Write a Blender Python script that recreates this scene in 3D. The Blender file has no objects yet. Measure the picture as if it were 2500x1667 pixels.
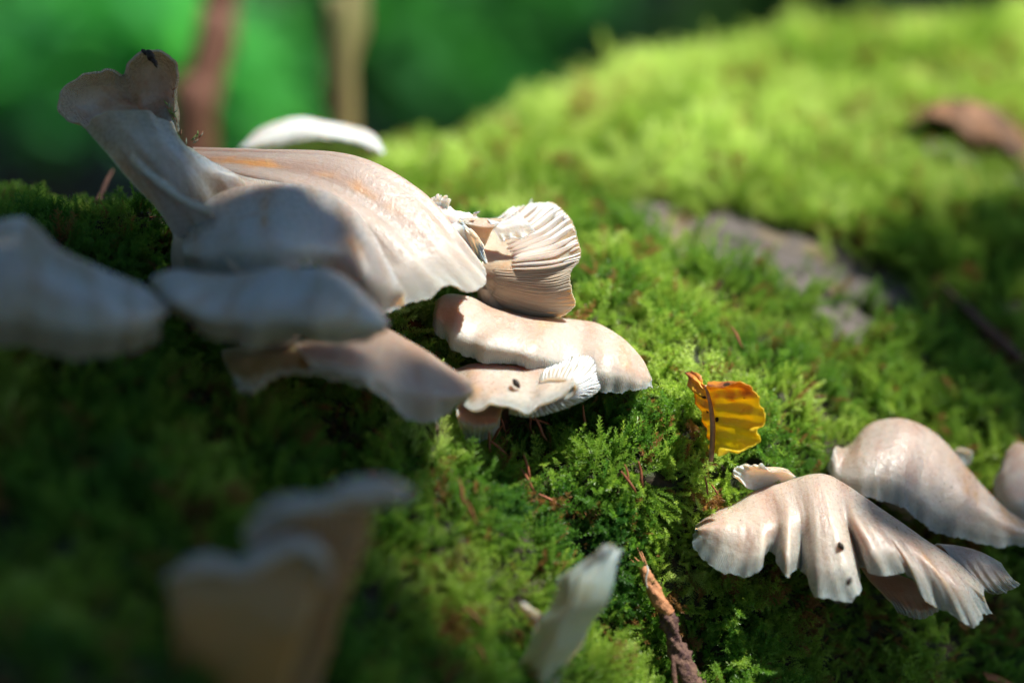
import bpy, math, random
import numpy as np
from mathutils import Vector

sc = bpy.context.scene
rng = np.random.default_rng(7)
random.seed(7)

# ---------------------------------------------------------------- camera, world, sun, exposure
PITCH = math.radians(10)
FWD = np.array([0, math.cos(PITCH), -math.sin(PITCH)])
RIGHT = np.array([1.0, 0, 0])
UP = np.array([0, math.sin(PITCH), math.cos(PITCH)])
FOCUS = np.array([0, 0, 0.55])
CAM = FOCUS - 0.7 * FWD
cam = bpy.data.objects.new('camera', bpy.data.cameras.new('camera'))
sc.collection.objects.link(cam)
cam.location = CAM
cam.rotation_euler = (math.pi / 2 - PITCH, 0, 0)
cam.data.sensor_width = 36
cam.data.lens = 100.8
cam.data.clip_start = 0.01
cam.data.clip_end = 400
cam.data.dof.use_dof = True
cam.data.dof.focus_distance = 0.7
cam.data.dof.aperture_fstop = 4.0
sc.camera = cam

SUN_EL = math.radians(62)
SUN_AZ = math.radians(104)             # clockwise from +Y towards +X: behind the log, a little to the right
SUN = np.array([math.sin(SUN_AZ) * math.cos(SUN_EL), math.cos(SUN_AZ) * math.cos(SUN_EL), math.sin(SUN_EL)])
world = bpy.data.worlds.new('World')
sc.world = world
world.use_nodes = True
wn = world.node_tree
sky = wn.nodes.new('ShaderNodeTexSky')
sky.sky_type = 'NISHITA'
sky.sun_disc = False
sky.sun_elevation = SUN_EL
sky.sun_rotation = SUN_AZ
sky.ozone_density = 5.0
sky.dust_density = 0.3
wn.links.new(sky.outputs[0], wn.nodes['Background'].inputs[0])
wn.nodes['Background'].inputs[1].default_value = 0.062
sun = bpy.data.objects.new('sun', bpy.data.lights.new('sun', 'SUN'))
sc.collection.objects.link(sun)
sun.data.energy = 5.0
sun.data.angle = math.radians(0.53)
sun.data.color = (1.0, 0.95, 0.86)
sun.rotation_euler = Vector(SUN).to_track_quat('Z', 'Y').to_euler()
sun.location = (1, 1, 4)
sc.view_settings.view_transform = 'Standard'
sc.view_settings.look = 'None'
sc.view_settings.gamma = 1
sc.view_settings.exposure = 1.04
sc.cycles.use_denoising = True
sc.cycles.max_bounces = 10
sc.cycles.transmission_bounces = 8
sc.cycles.diffuse_bounces = 5
sc.cycles.sample_clamp_indirect = 6


def P(px, py, z=0.0):
    """world point seen at photo pixel (px, py), z tenths of a millimetre beyond the plane of focus"""
    px, py, z = np.broadcast_arrays(np.asarray(px, float), np.asarray(py, float), np.asarray(z, float))
    d = 0.7 + z * 1e-4
    x = (px - 1250) * 1e-4 * d / 0.7
    y = -(py - 833.5) * 1e-4 * d / 0.7
    return CAM + d[..., None] * FWD + x[..., None] * RIGHT + y[..., None] * UP


def proj(p):
    q = p - CAM
    d = q @ FWD
    return 1250 + (q @ RIGHT) / d * 7000, 833.5 - (q @ UP) / d * 7000, (d - 0.7) * 1e4


# ---------------------------------------------------------------- small numeric helpers
def catmull(C, n, axis=0):
    C = np.moveaxis(np.asarray(C, float), axis, 0)
    m = len(C)
    t = np.linspace(0, m - 1, n)
    i = np.minimum(t.astype(int), m - 2)
    f = (t - i).reshape((-1,) + (1,) * (C.ndim - 1))
    ext = np.concatenate([2 * C[:1] - C[1:2], C, 2 * C[-1:] - C[-2:-1]])
    p0, p1, p2, p3 = ext[i], ext[i + 1], ext[i + 2], ext[i + 3]
    r = 0.5 * ((2 * p1) + (-p0 + p2) * f + (2 * p0 - 5 * p1 + 4 * p2 - p3) * f ** 2 + (-p0 + 3 * p1 - 3 * p2 + p3) * f ** 3)
    return np.moveaxis(r, 0, axis)


def vnoise(x, y, seed=0):
    """smooth value noise of two arrays"""
    def h(i, j):
        v = np.sin(i * 127.1 + j * 311.7 + seed * 74.7) * 43758.5453
        return v - np.floor(v)
    i, j = np.floor(x), np.floor(y)
    f, g = x - i, y - j
    f, g = f * f * (3 - 2 * f), g * g * (3 - 2 * g)
    return (h(i, j) * (1 - f) + h(i + 1, j) * f) * (1 - g) + (h(i, j + 1) * (1 - f) + h(i + 1, j + 1) * f) * g - 0.5


def fbm(x, y, seed=0, o=4):
    r = 0
    for k in range(o):
        r = r + vnoise(x * 2 ** k, y * 2 ** k, seed + k * 13) / 2 ** k
    return r


def sstep(a, b, x):
    t = np.clip((x - a) / (b - a), 0, 1)
    return t * t * (3 - 2 * t)


def mesh_obj(name, verts, faces, mat, parent=None, uv=None, smooth=True, attr=None):
    me = bpy.data.meshes.new(name)
    verts = np.asarray(verts, float)
    if parent is not None:
        verts = verts - np.array(parent_origin(parent))
    me.from_pydata(verts.tolist(), [], faces if isinstance(faces, list) else faces.tolist())
    if mat:
        me.materials.append(mat)
    if smooth:
        me.polygons.foreach_set('use_smooth', np.ones(len(me.polygons), bool))
    if uv is not None:
        ul = me.uv_layers.new(name='UVMap')
        li = np.empty(len(me.loops), np.int32)
        me.loops.foreach_get('vertex_index', li)
        ul.data.foreach_set('uv', np.asarray(uv, np.float32)[li].ravel())
    if attr:
        for k, v in attr.items():
            a = me.attributes.new(k, 'FLOAT', 'POINT')
            a.data.foreach_set('value', np.asarray(v, np.float32))
    me.update()
    o = bpy.data.objects.new(name, me)
    sc.collection.objects.link(o)
    if parent is not None:
        o.parent = parent
    return o


def parent_origin(p):
    v = np.array(p.location)
    while p.parent:
        p = p.parent
        v = v + np.array(p.location)
    return v


def thing(name, label, cat, loc, group=None):
    o = bpy.data.objects.new(name, None)
    o.empty_display_size = 0.01
    sc.collection.objects.link(o)
    o.location = tuple(float(c) for c in loc)
    o['label'] = label
    o['category'] = cat
    if group:
        o['group'] = group
    return o


def tag(o, label=None, cat=None, group=None, kind=None):
    for k, v in (('label', label), ('category', cat), ('group', group), ('kind', kind)):
        if v:
            o[k] = v
    return o


def gridfaces(a, b, off=0, flip=False):
    i, j = np.meshgrid(np.arange(a - 1), np.arange(b - 1), indexing='ij')
    q = (i * b + j).ravel() + off
    f = np.stack([q, q + 1, q + b + 1, q + b], 1)
    return f[:, ::-1] if flip else f


def normals(S):
    du = np.gradient(S, axis=0)
    dv = np.gradient(S, axis=1)
    n = np.cross(du, dv)
    return n / (np.linalg.norm(n, axis=2, keepdims=True) + 1e-12)


def slab(name, S, N, th, mat, parent, U, V):
    """closed sheet: S is the outer face, N outward unit normals, th thickness per vertex"""
    a, b = S.shape[:2]
    B = S - N * th[..., None]
    verts = np.concatenate([S.reshape(-1, 3), B.reshape(-1, 3)])
    flip = np.mean(np.sum(normals(S) * N, 2)) > 0
    f = [gridfaces(a, b, 0, not flip), gridfaces(a, b, a * b, flip)]
    idx = np.arange(a * b).reshape(a, b)
    for e in (idx[0, ::-1], idx[-1], idx[:, 0], idx[::-1, -1]):
        q = np.stack([e[:-1], e[1:], e[1:] + a * b, e[:-1] + a * b], 1)
        f.append(q if not flip else q[:, ::-1])
    f = np.concatenate(f)
    uv = np.stack([U.ravel(), V.ravel()], 1)
    uv = np.concatenate([uv, uv])
    side = np.concatenate([np.zeros(a * b), np.ones(a * b)])
    return mesh_obj(name, verts, f, mat, parent, uv, attr={'under': side})


def cap(name, cols, mat, parent, nu=120, nv=50, thick=(30, 5), ruffle=0, rf=9, jag=2.5, bump=3, seed=1, out=1,
        zrow=None, zcol=None, w=None, rows_first=False, rough_side=0):
    """a curved sheet of flesh through control columns that run from attachment to margin.
    cols: [col][row] of (px, py[, z]); out = +1 when the smooth upper face is the one turned to the lens"""
    C = []
    ncol = len(cols)
    for j, c in enumerate(cols):
        r = []
        for i, p in enumerate(c):
            z = p[2] if len(p) > 2 else zrow[i] + (zcol[j] if zcol else 0) * (w[i] if w else i / (len(c) - 1))
            r.append(P(p[0], p[1], z))
        C.append(r)
    C = np.array(C)
    if rows_first:
        C = np.moveaxis(C, 1, 0)
    S = catmull(catmull(C, nu, 0), nv, 1)
    U, V = np.meshgrid(np.linspace(0, 1, nu), np.linspace(0, 1, nv), indexing='ij')
    N = normals(S)
    if np.mean(N @ FWD) > 0:
        N = -N
    N = N * out
    mm = 1e-4
    width = np.linalg.norm(np.diff(S[:, -1], axis=0), axis=1).sum()
    W = width / 1e-3
    dS = (ruffle * np.sin(U * rf * 6.283 + 2.2 * np.sin(U * 5 + seed)) * V ** 3
          + ruffle * .5 * np.sin(U * rf * 2.3 * 6.283 + seed) * V ** 5
          + bump * 5 * fbm(U * W * .035, V * 2.5, seed, 2)
          + bump * .25 * fbm(U * W * .4, V * 9, seed + 5, 2))
    S = S + N * (dS * mm)[..., None]
    # uneven cut of the margin
    T = S[:, -1] - S[:, -4]
    T = T / (np.linalg.norm(T, axis=1, keepdims=True) + 1e-9)
    q2, q3 = min(W * 2.2, nu / 4), min(W * 1.1, nu / 7)
    jj = jag * (2.2 * fbm(U[:, 0] * W * .35, U[:, 0] * 0 + seed, seed, 2) + 1.3 * vnoise(U[:, 0] * q2, U[:, 0] * 0, seed + 3)
                + .4 * np.sin(U[:, 0] * q3 * 6.283 + 2 * np.sin(U[:, 0] * 17)))
    S = S + T[:, None, :] * (jj[:, None] * mm * sstep(.8, 1, V))[..., None]
    N2 = normals(S)
    N2 *= np.sign(np.sum(N2 * N, 2, keepdims=True) + 1e-9)
    th = (thick[1] * .8 + (thick[0] * .62 - thick[1] * .8) * (1 - V) ** 1.3) * mm
    th = th * np.minimum(1, .35 + 8 * np.minimum(U, 1 - U))
    o = slab(name, S, N2, th, mat, parent, U * W * 0.1, V)
    return o, S, N2, th, U, V


def lamellae(S, N, th, parent, mat, count, height=22, v0=0.1, lean=0.0, seed=3, skip=(), short=True, u0=0.0, u1=1.0, thin=1.6, joined=False):
    """gills: separate thin curved blades on the under face of a cap, each a part"""
    nu, nv = S.shape[:2]
    r = np.random.default_rng(seed)
    dU = np.gradient(S, axis=0)
    dU = dU / (np.linalg.norm(dU, axis=2, keepdims=True) + 1e-12)
    base = S - N * th[..., None]
    down = -N
    allv, allf, off = [], [], 0
    for k in range(count):
        u = u0 + (u1 - u0) * (k + .5 + .25 * (r.random() - .5)) / count
        st = v0 + (r.random() * .04 if k % 2 == 0 else (.25 + r.random() * .3 if k % 4 == 1 else .5 + r.random() * .25)) if short else v0
        vs = np.linspace(st, .992, 26)
        wob = .0035 * np.sin(vs * 6 + r.random() * 6)
        fi = np.clip((u + wob) * (nu - 1), 0, nu - 1.001)
        fj = vs * (nv - 1)
        i0, j0 = fi.astype(int), np.minimum(fj.astype(int), nv - 2)
        a, b = (fi - i0)[:, None], (fj - j0)[:, None]
        def smp(A):
            return (A[i0, j0] * (1 - a) + A[i0 + 1, j0] * a) * (1 - b) + (A[i0, j0 + 1] * (1 - a) + A[i0 + 1, j0 + 1] * a) * b
        p, d, t = smp(base), smp(down), smp(dU)
        env = np.sin(np.clip((vs - st) / (.998 - st), 0, 1) * math.pi) ** .55
        h = (height * (.75 + .4 * r.random()) * env * (.55 if (short and k % 2) else 1))[:, None] * 1e-4
        tw = (thin * (0.6 + 0.4 * env))[:, None] * 1e-4
        dd = d + t * (lean + .05 * np.sin(vs * 5 + k))[:, None]
        dd = dd / np.linalg.norm(dd, axis=1, keepdims=True)
        ring = np.stack([p - d * 2e-4 + t * tw * 1.6, p + dd * h * .5 + t * tw, p + dd * h + t * tw * .35,
                         p + dd * h - t * tw * .35, p + dd * h * .5 - t * tw, p - d * 2e-4 - t * tw * 1.6], 1)
        vts = ring.reshape(-1, 3)
        f = []
        n, m = ring.shape[:2]
        for i in range(n - 1):
            for j in range(m - 1):
                q = i * m + j
                f.append((q, q + 1, q + m + 1, q + m))
        f.append(tuple(range(m))[::-1])
        f.append(tuple(range((n - 1) * m, n * m)))
        if joined:
            allv.append(vts)
            allf += [tuple(x + off for x in q) for q in f]
            off += len(vts)
        else:
            mesh_obj('gill', vts, f, mat, parent)
    if joined:
        tag(mesh_obj('gills', np.concatenate(allv), allf, mat, parent), kind='stuff')


def tube(name, pts, rad, mat, parent=None, nseg=60, ns=20, rough=0, seed=1, flat=None):
    """closed rounded tube through points"""
    Pn = catmull(np.array(pts, float), nseg)
    R = catmull(np.array(rad, float)[:, None], nseg)[:, 0]
    T = np.gradient(Pn, axis=0)
    T /= np.linalg.norm(T, axis=1, keepdims=True)
    ref = np.array([0.3, -1.0, 0.25])
    A = np.cross(T, ref)
    A /= np.linalg.norm(A, axis=1, keepdims=True)
    B = np.cross(T, A)
    th = np.linspace(0, 2 * math.pi, ns, endpoint=False)
    rr = R[:, None] * (1 + rough * fbm(np.cos(th)[None] * 2 + np.arange(nseg)[:, None] * .13, np.sin(th)[None] * 2 + seed, seed))
    V = Pn[:, None] + (np.cos(th)[None] * rr)[..., None] * A[:, None] + (np.sin(th)[None] * rr)[..., None] * B[:, None] * (flat or 1)
    verts = np.concatenate([V.reshape(-1, 3), Pn[:1], Pn[-1:]])
    f = []
    for i in range(nseg - 1):
        for j in range(ns):
            k = (j + 1) % ns
            f.append((i * ns + j, i * ns + k, (i + 1) * ns + k, (i + 1) * ns + j))
    e = nseg * ns
    for j in range(ns):
        k = (j + 1) % ns
        f.append((j, e, k))
        f.append(((nseg - 1) * ns + j, (nseg - 1) * ns + k, e + 1))
    L = np.linspace(0, 1, nseg)
    uv = np.stack([np.tile(np.arange(ns) / ns, nseg), np.repeat(L, ns)], 1)
    uv = np.concatenate([uv, [[0, 0], [0, 1]]])
    return mesh_obj(name, verts, f, mat, parent, uv)


# ---------------------------------------------------------------- materials
class NT:
    def __init__(s, name):
        s.m = bpy.data.materials.new(name)
        s.m.use_nodes = True
        s.t = s.m.node_tree
        s.b = s.t.nodes['Principled BSDF']

    def n(s, kind, **kw):
        x = s.t.nodes.new('ShaderNode' + kind)
        for k, v in kw.items():
            setattr(x, k, v)
        return x

    def l(s, a, b):
        s.t.links.new(a, b)

    def noise(s, vec, scale, detail=4, rough=.55):
        x = s.n('TexNoise')
        x.inputs['Scale'].default_value = scale
        x.inputs['Detail'].default_value = detail
        x.inputs['Roughness'].default_value = rough
        s.l(vec, x.inputs['Vector'])
        return x.outputs['Fac']

    def ramp(s, fac, stops):
        x = s.n('ValToRGB')
        e = x.color_ramp.elements
        while len(e) < len(stops):
            e.new(.5)
        for el, (p, c) in zip(e, stops):
            el.position = p
            el.color = (*c, 1) if len(c) == 3 else c
        s.l(fac, x.inputs[0])
        return x.outputs['Color']

    def mix(s, fac, a, b, mode='MIX'):
        x = s.n('Mix', data_type='RGBA', blend_type=mode)
        for sock, v in ((x.inputs[0], fac), (x.inputs[6], a), (x.inputs[7], b)):
            if isinstance(v, (int, float)):
                sock.default_value = v
            elif isinstance(v, tuple):
                sock.default_value = (*v, 1)
            else:
                s.l(v, sock)
        return x.outputs[2]

    def math(s, op, a, b=0.0, c=None, clamp=False):
        x = s.n('Math', operation=op, use_clamp=clamp)
        for i, v in enumerate([a, b] + ([c] if c is not None else [])):
            if isinstance(v, (int, float)):
                x.inputs[i].default_value = v
            else:
                s.l(v, x.inputs[i])
        return x.outputs[0]

    def maprange(s, v, a, b, c=0.0, d=1.0):
        x = s.n('MapRange', interpolation_type='SMOOTHSTEP')
        s.l(v, x.inputs[0])
        for i, k in zip((1, 2, 3, 4), (a, b, c, d)):
            x.inputs[i].default_value = k
        return x.outputs[0]

    def bump(s, h, dist, strength=1.0, prev=None):
        x = s.n('Bump')
        x.inputs['Strength'].default_value = strength
        x.inputs['Distance'].default_value = dist
        s.l(h, x.inputs['Height'])
        if prev:
            s.l(prev, x.inputs['Normal'])
        return x.outputs[0]


def mushroom_mat(name, pale=(.415, .335, .28), rosy=(.36, .25, .19), ochre=(.44, .22, .065), edge=(.47, .445, .42), ochre_amt=.5,
                 stria=22.0, sss=1.0, rough=.44, ochre_lo=.60, streak_f=1.1, under=(.40, .32, .24)):
    m = NT(name)
    tc = m.n('TexCoord')
    oi = m.n('ObjectInfo')
    add = m.n('VectorMath', operation='ADD')
    m.l(tc.outputs['Object'], add.inputs[0])
    m.l(oi.outputs['Random'], add.inputs[1])
    vec = add.outputs[0]
    sep = m.n('SeparateXYZ')
    m.l(tc.outputs['UV'], sep.inputs[0])
    U, V = sep.outputs[0], sep.outputs[1]
    # streaks that run from the centre of the cap to its margin
    cmb = m.n('CombineXYZ')
    m.l(m.math('MULTIPLY', U, 1.0), cmb.inputs[0])
    m.l(m.math('MULTIPLY', V, 1.6), cmb.inputs[1])
    m.l(oi.outputs['Random'], cmb.inputs[2])
    streak = m.noise(cmb.outputs[0], streak_f, 2)
    fine = m.noise(cmb.outputs[0], 9, 4)
    blotch = m.noise(vec, 55, 3)
    col = m.mix(m.maprange(streak, .38, .62), pale, rosy)
    col = m.mix(m.math('MULTIPLY', m.maprange(blotch, .45, .7), .55), col, pale)
    oc = m.math('MULTIPLY', m.maprange(m.math('ADD', m.math('MULTIPLY', streak, .6), m.math('MULTIPLY', blotch, .45)), ochre_lo, ochre_lo + .12), ochre_amt)
    col = m.mix(oc, col, ochre)
    col = m.mix(m.math('MULTIPLY', m.maprange(fine, .48, .75), .26), col, (.5, .4, .34))
    # margin: paler, with fine radial lines
    wv = m.math('SINE', m.math('MULTIPLY', m.math('ADD', U, m.math('MULTIPLY', fine, .05)), stria * 6.283))
    band = m.maprange(V, .72, .97)
    col = m.mix(m.math('MULTIPLY', m.maprange(V, .62, 1.0), .75), col, edge)
    col = m.mix(m.math('MULTIPLY', m.math('MULTIPLY', band, .5), m.math('MULTIPLY_ADD', wv, .5, .5)), col, (.52, .44, .36))
    at = m.n('Attribute', attribute_name='under')
    gl = m.math('MULTIPLY_ADD', m.math('SINE', m.math('MULTIPLY', U, 11 * 6.283)), .5, .5)
    ucol = m.mix(m.math('MULTIPLY', gl, .35), under, tuple(c * .7 for c in under))
    ucol = m.mix(m.math('MULTIPLY', m.maprange(m.noise(vec, 95, 3), .42, .62), ochre_amt * .8), ucol, ochre)
    col = m.mix(at.outputs['Fac'], col, ucol)
    # tiny dark specks of dirt
    vor = m.n('TexVoronoi')
    vor.inputs['Scale'].default_value = 300
    m.l(vec, vor.inputs['Vector'])
    sp = m.math('MULTIPLY', m.math('LESS_THAN', vor.outputs['Distance'], .055), m.math('GREATER_THAN', m.noise(vec, 90, 2), .57))
    col = m.mix(m.math('MULTIPLY', sp, .85), col, (.03, .02, .015))
    m.l(col, m.b.inputs['Base Color'])
    m.b.inputs['Subsurface Weight'].default_value = sss
    m.b.inputs['Subsurface Radius'].default_value = (1.0, .55, .32)
    m.b.inputs['Subsurface Scale'].default_value = .0055
    m.b.inputs['Coat Weight'].default_value = .2
    m.b.inputs['Coat Roughness'].default_value = .32
    rg = m.maprange(m.noise(vec, 900, 3), .35, .7, rough - .1, rough + .22)
    m.l(rg, m.b.inputs['Roughness'])
    m.b.inputs['Specular IOR Level'].default_value = .55
    hb = m.bump(m.noise(vec, 3200, 3), .00011, .7)
    hb = m.bump(m.noise(vec, 650, 4, .65), .00035, .7, hb)
    hb = m.bump(m.math('MULTIPLY', m.math('MULTIPLY', wv, band), 1.0), .00030, .8, hb)
    m.l(hb, m.b.inputs['Coat Normal'])
    hb = m.bump(m.noise(cmb.outputs[0], 3.5, 2), .0004, .4, hb)
    m.l(hb, m.b.inputs['Normal'])
    return m.m


M_CAP = mushroom_mat('mushroom_flesh')
M_ROSY = mushroom_mat('mushroom_flesh_rosy', pale=(.48, .39, .325), rosy=(.41, .285, .225), ochre_amt=.75, rough=.33)
M_BIG = mushroom_mat('mushroom_flesh_streaked', pale=(.385, .31, .265), rosy=(.33, .23, .18), ochre=(.54, .25, .06), ochre_amt=.9, ochre_lo=.55, streak_f=.55)
M_SHADED = mushroom_mat('mushroom_flesh_shaded', pale=(.38, .41, .41), rosy=(.31, .28, .22), ochre=(.26, .17, .07), edge=(.34, .32, .21), ochre_amt=.6, rough=.26, sss=.8)  # bluish tone of the shaded caps put into the flesh colour
M_THIN = mushroom_mat('mushroom_flesh_thin', pale=(.50, .49, .38), rosy=(.44, .39, .26), ochre=(.44, .26, .10), edge=(.50, .50, .46), ochre_amt=.7, stria=4)
M_GREY2 = mushroom_mat('mushroom_flesh_soft_grey', pale=(.43, .42, .40), rosy=(.38, .30, .24), ochre=(.48, .24, .07), edge=(.56, .54, .50), ochre_amt=.7, rough=.3)
M_PEACH = mushroom_mat('mushroom_flesh_peach', pale=(.40, .30, .235), rosy=(.36, .235, .17), ochre_amt=.5)
M_WHITE = mushroom_mat('mushroom_flesh_white', pale=(.60, .58, .56), rosy=(.55, .50, .47), ochre_amt=.1, stria=4)
M_OLIVE = mushroom_mat('mushroom_flesh_ochre', pale=(.55, .42, .20), rosy=(.46, .30, .12), ochre=(.34, .21, .07), edge=(.72, .72, .68), ochre_amt=.8, stria=6, under=(.30, .205, .075))


def simple(name, color, rough=.6, sss=0, trans=0, nscale=200, var=.35, bump=0.0, bscale=500, spec=.4, radius=.002, color2=None):
    m = NT(name)
    tc = m.n('TexCoord')
    v = tc.outputs['Object']
    c2 = color2 or tuple(c * (1 - var) for c in color)
    m.l(m.mix(m.maprange(m.noise(v, nscale, 4), .35, .65), color, c2), m.b.inputs['Base Color'])
    m.b.inputs['Roughness'].default_value = rough
    m.b.inputs['Specular IOR Level'].default_value = spec
    if sss:
        m.b.inputs['Subsurface Weight'].default_value = sss
        m.b.inputs['Subsurface Radius'].default_value = (1, .6, .4)
        m.b.inputs['Subsurface Scale'].default_value = radius
    if bump:
        m.l(m.bump(m.noise(v, bscale, 5), bump), m.b.inputs['Normal'])
    if trans:
        out = [n for n in m.t.nodes if n.type == 'OUTPUT_MATERIAL'][0]
        tr = m.n('BsdfTranslucent')
        m.l(m.b.inputs['Base Color'].links[0].from_socket, tr.inputs[0])
        mx = m.n('MixShader')
        mx.inputs[0].default_value = trans
        m.l(m.b.outputs[0], mx.inputs[1])
        m.l(tr.outputs[0], mx.inputs[2])
        m.l(mx.outputs[0], out.inputs['Surface'])
    return m.m


M_GILL = simple('gill_flesh', (.80, .78, .76), .5, sss=.6, radius=.0012, nscale=120, var=.1)
M_GILLP = simple('gill_flesh_warm', (.58, .45, .34), .5, sss=.6, radius=.0012, nscale=120, var=.15)
M_STEM = simple('stem_flesh', (.55, .45, .36), .5, sss=.6, radius=.003, nscale=150, var=.2, bump=.0004)
M_DIRT = simple('dark_dirt', (.03, .02, .015), .6, nscale=2000)
M_GROUND = simple('forest_floor_litter', (.035, .026, .016), .9, nscale=6, color2=(.018, .03, .01), bump=.02, bscale=20)
M_BARK = simple('tree_bark', (.06, .045, .03), .9, nscale=12, bump=.02, bscale=25)
M_TWIG = simple('twig_bark', (.17, .085, .06), .8, nscale=300, var=.45, bump=.0008, bscale=900)
M_REDSTEM = simple('sapling_bark_red', (.28, .12, .075), .7, nscale=20, var=.3)
M_PALESTEM = simple('sapling_bark_pale', (.42, .40, .16), .7, nscale=9, color2=(.26, .13, .07))
M_NEEDLE = simple('dry_needle', (.32, .10, .045), .6, nscale=400, var=.5)
M_WOODSTICK = simple('bare_stick_wood', (.52, .23, .10), .65, nscale=500, var=.35, bump=.0004, bscale=1500)
M_STICKBARK = simple('stick_bark', (.075, .035, .035), .8, nscale=600, color2=(.16, .09, .06), bump=.0012, bscale=900)
M_DEAD = simple('dead_leaf', (.34, .17, .085), .6, trans=.08, nscale=110, var=.65, bump=.001, bscale=300)
M_LICHEN = simple('pale_bark_scale', (.50, .45, .50), .7, nscale=200, var=.5, bump=.001)


def leafy(name, c1, c2, trans=.5, nscale=3, rough=.5):
    m = NT(name)
    geo = m.n('NewGeometry')
    oi = m.n('ObjectInfo')
    tc = m.n('TexCoord')
    col = m.mix(m.maprange(m.noise(tc.outputs['Object'], nscale, 3), .35, .65), c1, c2)
    col = m.mix(m.math('MULTIPLY', geo.outputs['Random Per Island'], .5), col, tuple(c * .55 for c in c1))
    m.l(col, m.b.inputs['Base Color'])
    m.b.inputs['Roughness'].default_value = .7
    m.b.inputs['Specular IOR Level'].default_value = .2
    tr = m.n('BsdfTranslucent')
    m.l(m.mix(1.0, col, (1.3, 1.5, .7), 'MULTIPLY'), tr.inputs[0])
    mx = m.n('MixShader')
    mx.inputs[0].default_value = trans
    out = [n for n in m.t.nodes if n.type == 'OUTPUT_MATERIAL'][0]
    m.l(m.b.outputs[0], mx.inputs[1])
    m.l(tr.outputs[0], mx.inputs[2])
    m.l(mx.outputs[0], out.inputs['Surface'])
    return m.m


M_LEAF = leafy('understorey_leaf', (.045, .22, .06), (.06, .25, .05), .5)
M_LEAFBRIGHT = leafy('understorey_leaf_fresh', (.11, .47, .17), (.13, .52, .16), .6)
M_YELLOWGREEN = leafy('yellow_green_leaf', (.08, .17, .02), (.10, .19, .02))
M_CANOPY = leafy('canopy_leaf', (.04, .12, .02), (.05, .15, .02), .25)

# moss shoots: colour varies with each shoot and along the log
mm_ = NT('moss_shoot')
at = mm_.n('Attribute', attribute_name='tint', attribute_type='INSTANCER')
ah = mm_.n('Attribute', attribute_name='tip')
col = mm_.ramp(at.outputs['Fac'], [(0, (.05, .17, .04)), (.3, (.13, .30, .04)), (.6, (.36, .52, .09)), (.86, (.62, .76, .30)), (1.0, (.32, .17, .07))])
col = mm_.mix(ah.outputs['Fac'], mm_.mix(1.0, col, (.62, .58, .55), 'MULTIPLY'), col)
mm_.l(col, mm_.b.inputs['Base Color'])
mm_.b.inputs['Roughness'].default_value = .38
mm_.b.inputs['Specular IOR Level'].default_value = .45
tr = mm_.n('BsdfTranslucent')
mm_.l(mm_.mix(1.0, col, (1.5, 1.5, .9), 'MULTIPLY'), tr.inputs[0])
mx = mm_.n('MixShader')
mx.inputs[0].default_value = .5
mm_.l(mm_.b.outputs[0], mx.inputs[1])
mm_.l(tr.outputs[0], mx.inputs[2])
mm_.l(mx.outputs[0], [n for n in mm_.t.nodes if n.type == 'OUTPUT_MATERIAL'][0].inputs['Surface'])
M_MOSS = mm_.m

# log surface: mossy mat with bare grey wood where the moss is missing
lg = NT('log_surface')
tc = lg.n('TexCoord')
v = tc.outputs['Object']
mp = lg.n('Mapping')
mp.inputs['Scale'].default_value = (40, 220, 220)
mp.inputs['Rotation'].default_value = (0, 0, math.radians(-35))
lg.l(v, mp.inputs[0])
grain = lg.noise(mp.outputs[0], 1.0, 5)
wood = lg.ramp(grain, [(.3, (.05, .04, .035)), (.5, (.11, .093, .083)), (.7, (.17, .145, .13))])
wood = lg.mix(lg.maprange(lg.noise(v, 60, 3), .5, .65), wood, (.20, .15, .08))
mossy = lg.mix(lg.maprange(lg.noise(v, 150, 4), .4, .6), (.020, .030, .008), (.035, .022, .010))
bare = lg.n('Attribute', attribute_name='bare')
lg.l(lg.mix(bare.outputs['Fac'], mossy, wood), lg.b.inputs['Base Color'])
lg.b.inputs['Roughness'].default_value = .85
lg.l(lg.bump(grain, .0015), lg.b.inputs['Normal'])
M_LOG = lg.m

# ---------------------------------------------------------------- setting: ground
n = 60
g = np.linspace(-1, 1, n)
gx, gy = np.meshgrid(np.sign(g) * np.abs(g) ** 2.5 * 150, np.sign(g) * np.abs(g) ** 2.5 * 150, indexing='ij')
gz = .12 * fbm(gx * .3, gy * .3, 4) * np.minimum(1, np.hypot(gx, gy) / 3)
tag(mesh_obj('ground', np.stack([gx, gy, gz], 2).reshape(-1, 3), gridfaces(n, n, 0, True), M_GROUND), kind='structure')

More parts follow.
